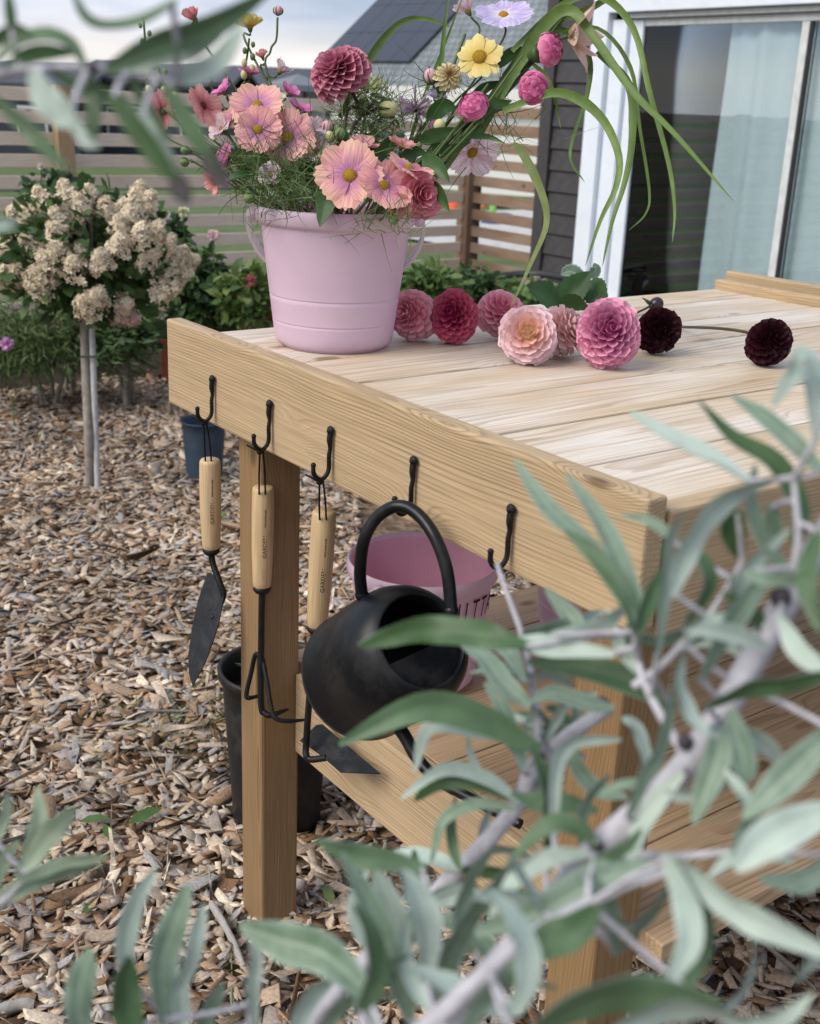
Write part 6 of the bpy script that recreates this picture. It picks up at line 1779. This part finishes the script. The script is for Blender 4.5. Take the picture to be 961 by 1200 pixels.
# small leaves round the slender twig
g3 = random.Random(9)
for (x, y) in ((622, 790), (628, 830), (632, 880), (620, 920), (640, 860), (672, 855), (560, 995), (545, 1020)):
    for k in range(3):
        a = g3.uniform(0, 6.28); ln = g3.uniform(40, 75)
        Lf([(x, y), (x+math.cos(a)*ln*.5, y+math.sin(a)*ln*.5-6), (x+math.cos(a)*ln, y+math.sin(a)*ln)], g3.uniform(13, 22), g3.random() < .55, g3.uniform(.1, .8), .62, .02)
# more leaves along the stems
for (x, y, dp, ln0, k_) in ((450, 1120, .60, 90, 3), (490, 1070, .60, 90, 3), (540, 1020, .60, 80, 3), (580, 1150, .46, 100, 3), (640, 1075, .47, 100, 3), (690, 1010, .47, 95, 3), (720, 1120, .44, 120, 3), (860, 1000, .44, 110, 2), (780, 930, .47, 95, 2), (830, 860, .46, 100, 2), (760, 800, .50, 90, 3), (742, 745, .51, 85, 3), (800, 760, .49, 85, 3), (870, 670, .48, 90, 2), (900, 760, .46, 100, 2), (650, 745, .60, 70, 2), (600, 1190, .40, 130, 2), (420, 1190, .44, 120, 2), (840, 1190, .38, 140, 2), (930, 1150, .40, 130, 1), (520, 1190, .46, 110, 2)):
    for k in range(k_):
        a = g3.uniform(-2.9, .4); ln = ln0*g3.uniform(.75, 1.2); c_ = g3.uniform(-.6, .6)
        Lf([(x, y), (x+math.cos(a)*ln*.33, y+math.sin(a)*ln*.33), (x+math.cos(a+c_*.5)*ln*.68, y+math.sin(a+c_*.5)*ln*.68), (x+math.cos(a+c_)*ln, y+math.sin(a+c_)*ln)], ln*g3.uniform(.2, .3), g3.random() < .5, g3.uniform(.0, .8), dp+g3.uniform(-.03, .03), g3.uniform(-.02, .03))
# sprig entering at the lower left
s2 = Shrub((-.62, -.12, 0), 'pale silver-leaved sprig standing over the chips left of the table leg')
s2.stem([(-60, 1120, .55), (-20, 1075, .55), (15, 1045, .55), (36, 1020, .55)], 12, 6, (-.62, -.12, -.02))
for pts, w, sv, r in (([(-15, 1068), (30, 1035), (80, 1012), (126, 1004)], 34, True, .4), ([(20, 1035), (38, 985), (46, 955), (44, 922)], 26, True, .5), ([(28, 1022), (52, 985), (72, 962), (88, 945)], 36, True, .3), ([(-6, 990), (6, 955), (8, 928)], 18, True, .5), ([(0, 1052), (50, 1032), (90, 1018), (122, 1014)], 20, False, .6), ([(-20, 1080), (-5, 1030), (10, 1000), (22, 985)], 24, True, .5)):
    s2.leaf(pts, w, sv, r, .55, 0, mats=[M['sil_pale'], M['sil_top']] if sv else None)
# branch crossing the upper left corner
s3 = Shrub((-.75, .10, 0), 'silver-leaved branch hanging across the sky and fence')
s3.stem([(-160, 240, .40), (-90, 130, .40), (0, 87, .40), (60, 80, .40), (105, 79, .40), (160, 86, .40), (207, 97, .40)], 15, 8, (-.75, .10, -.02))
s3.node(203, 96, .398, 12); s3.node(108, 80, .398, 14)
for pts, w, sv, r, dp in (
    ([(208, 0), (165, 24), (125, 30), (100, 20), (84, -14)], 22, False, .6, .40), ([(100, 78), (84, 52), (56, 40), (20, 50), (-10, 76)], 24, False, .5, .42), ([(14, 40), (12, 15), (8, -15)], 18, False, .5, .42),
    ([(125, 84), (180, 55), (250, 30), (318, -12)], 40, False, .45, .41), ([(196, 95), (232, 86), (262, 66), (284, 30)], 34, True, .45, .42), ([(150, 84), (190, 68), (225, 60), (260, 40)], 26, True, .6, .42),
    ([(38, 84), (52, 112), (74, 135), (86, 150)], 46, True, .25, .40), ([(78, 130), (92, 150), (102, 165), (118, 172)], 22, True, .4, .40), ([(-12, 110), (28, 146), (52, 172), (80, 200)], 28, False, .4, .41),
    ([(104, 82), (110, 110), (110, 140), (106, 170)], 26, False, .4, .42), ([(62, 82), (100, 105), (140, 118), (165, 140)], 26, False, .6, .42), ([(128, 112), (160, 150), (186, 186), (212, 216)], 36, False, .5, .40), ([(165, 130), (185, 165), (200, 190), (214, 214)], 26, True, .5, .41),
    ([(192, 98), (216, 136), (238, 172), (258, 206)], 32, False, .4, .40), ([(152, 90), (170, 120), (185, 145), (200, 165)], 24, False, .5, .42), ([(5, 86), (30, 66), (60, 60), (90, 62)], 26, False, .5, .42), ([(-20, 60), (0, 45), (20, 36), (40, 42)], 22, False, .5, .42), ([(-15, 270), (10, 262), (22, 258)], 18, True, .3, .42)):
    s3.leaf(pts, w*.95, sv, r*.8, dp*.95, 0, pet=True, mats=None if sv else [M['sil_dark'], M['sil_bot']])
for pts in ([(240, 176, .38), (252, 196, .38), (268, 222, .38)], [(206, 205, .38), (212, 220, .38), (222, 240, .38)]):
    leaf_px(s3.T, 'leaf', pts, 26, [plain('withered leaf', (.05, .04, .045), .7)]*2, .3, prof_lance, 10, 4, fold=.3)
# ================================================================== sub-parts: pieces that belong to a part
def reparent(o, p):
    """o and p are parts of the same thing; o becomes a piece of p and stays where it is"""
    o.matrix_basis = p.matrix_basis.inverted() @ o.matrix_basis
    o.parent = p
def kind_of(o): return o.name.split('.')[0]
for t_ in [o for o in COL.objects if o.parent is None and o.type == 'EMPTY']:
    ch = list(t_.children)
    by = {}
    for c_ in ch: by.setdefault(kind_of(c_), []).append(c_)
    for piece, part in (('lettering', 'handle'), ('cord_hole', 'handle'), ('rivet', 'blade'), ('sepal', 'bud'), ('handle_joint', 'handle'), ('lug', 'body'), ('solar_panel', 'roof'), ('post_sleeve', 'post'), ('window_seal', 'window_mullion'), ('half_lid', 'body')):
        if piece in by and part in by:
            for c_ in by[piece]:
                ctr = c_.matrix_basis.translation
                tgt = min(by[part], key=lambda q: (q.matrix_basis.translation-ctr).length)
                if piece == 'lettering' and part == 'handle' and 'body' in by: tgt = by['body'][0]
                reparent(c_, tgt)
    if 'pane' in by and 'window' in by:
        for c_ in by['pane']:
            tgt = min(by['window'], key=lambda q: (q.matrix_basis.translation-c_.matrix_basis.translation).length)
            reparent(c_, tgt)
    for nm in ('foliage', 'crown', 'leaves'):
        for c_ in by.get(nm, []): c_['kind'] = 'stuff'
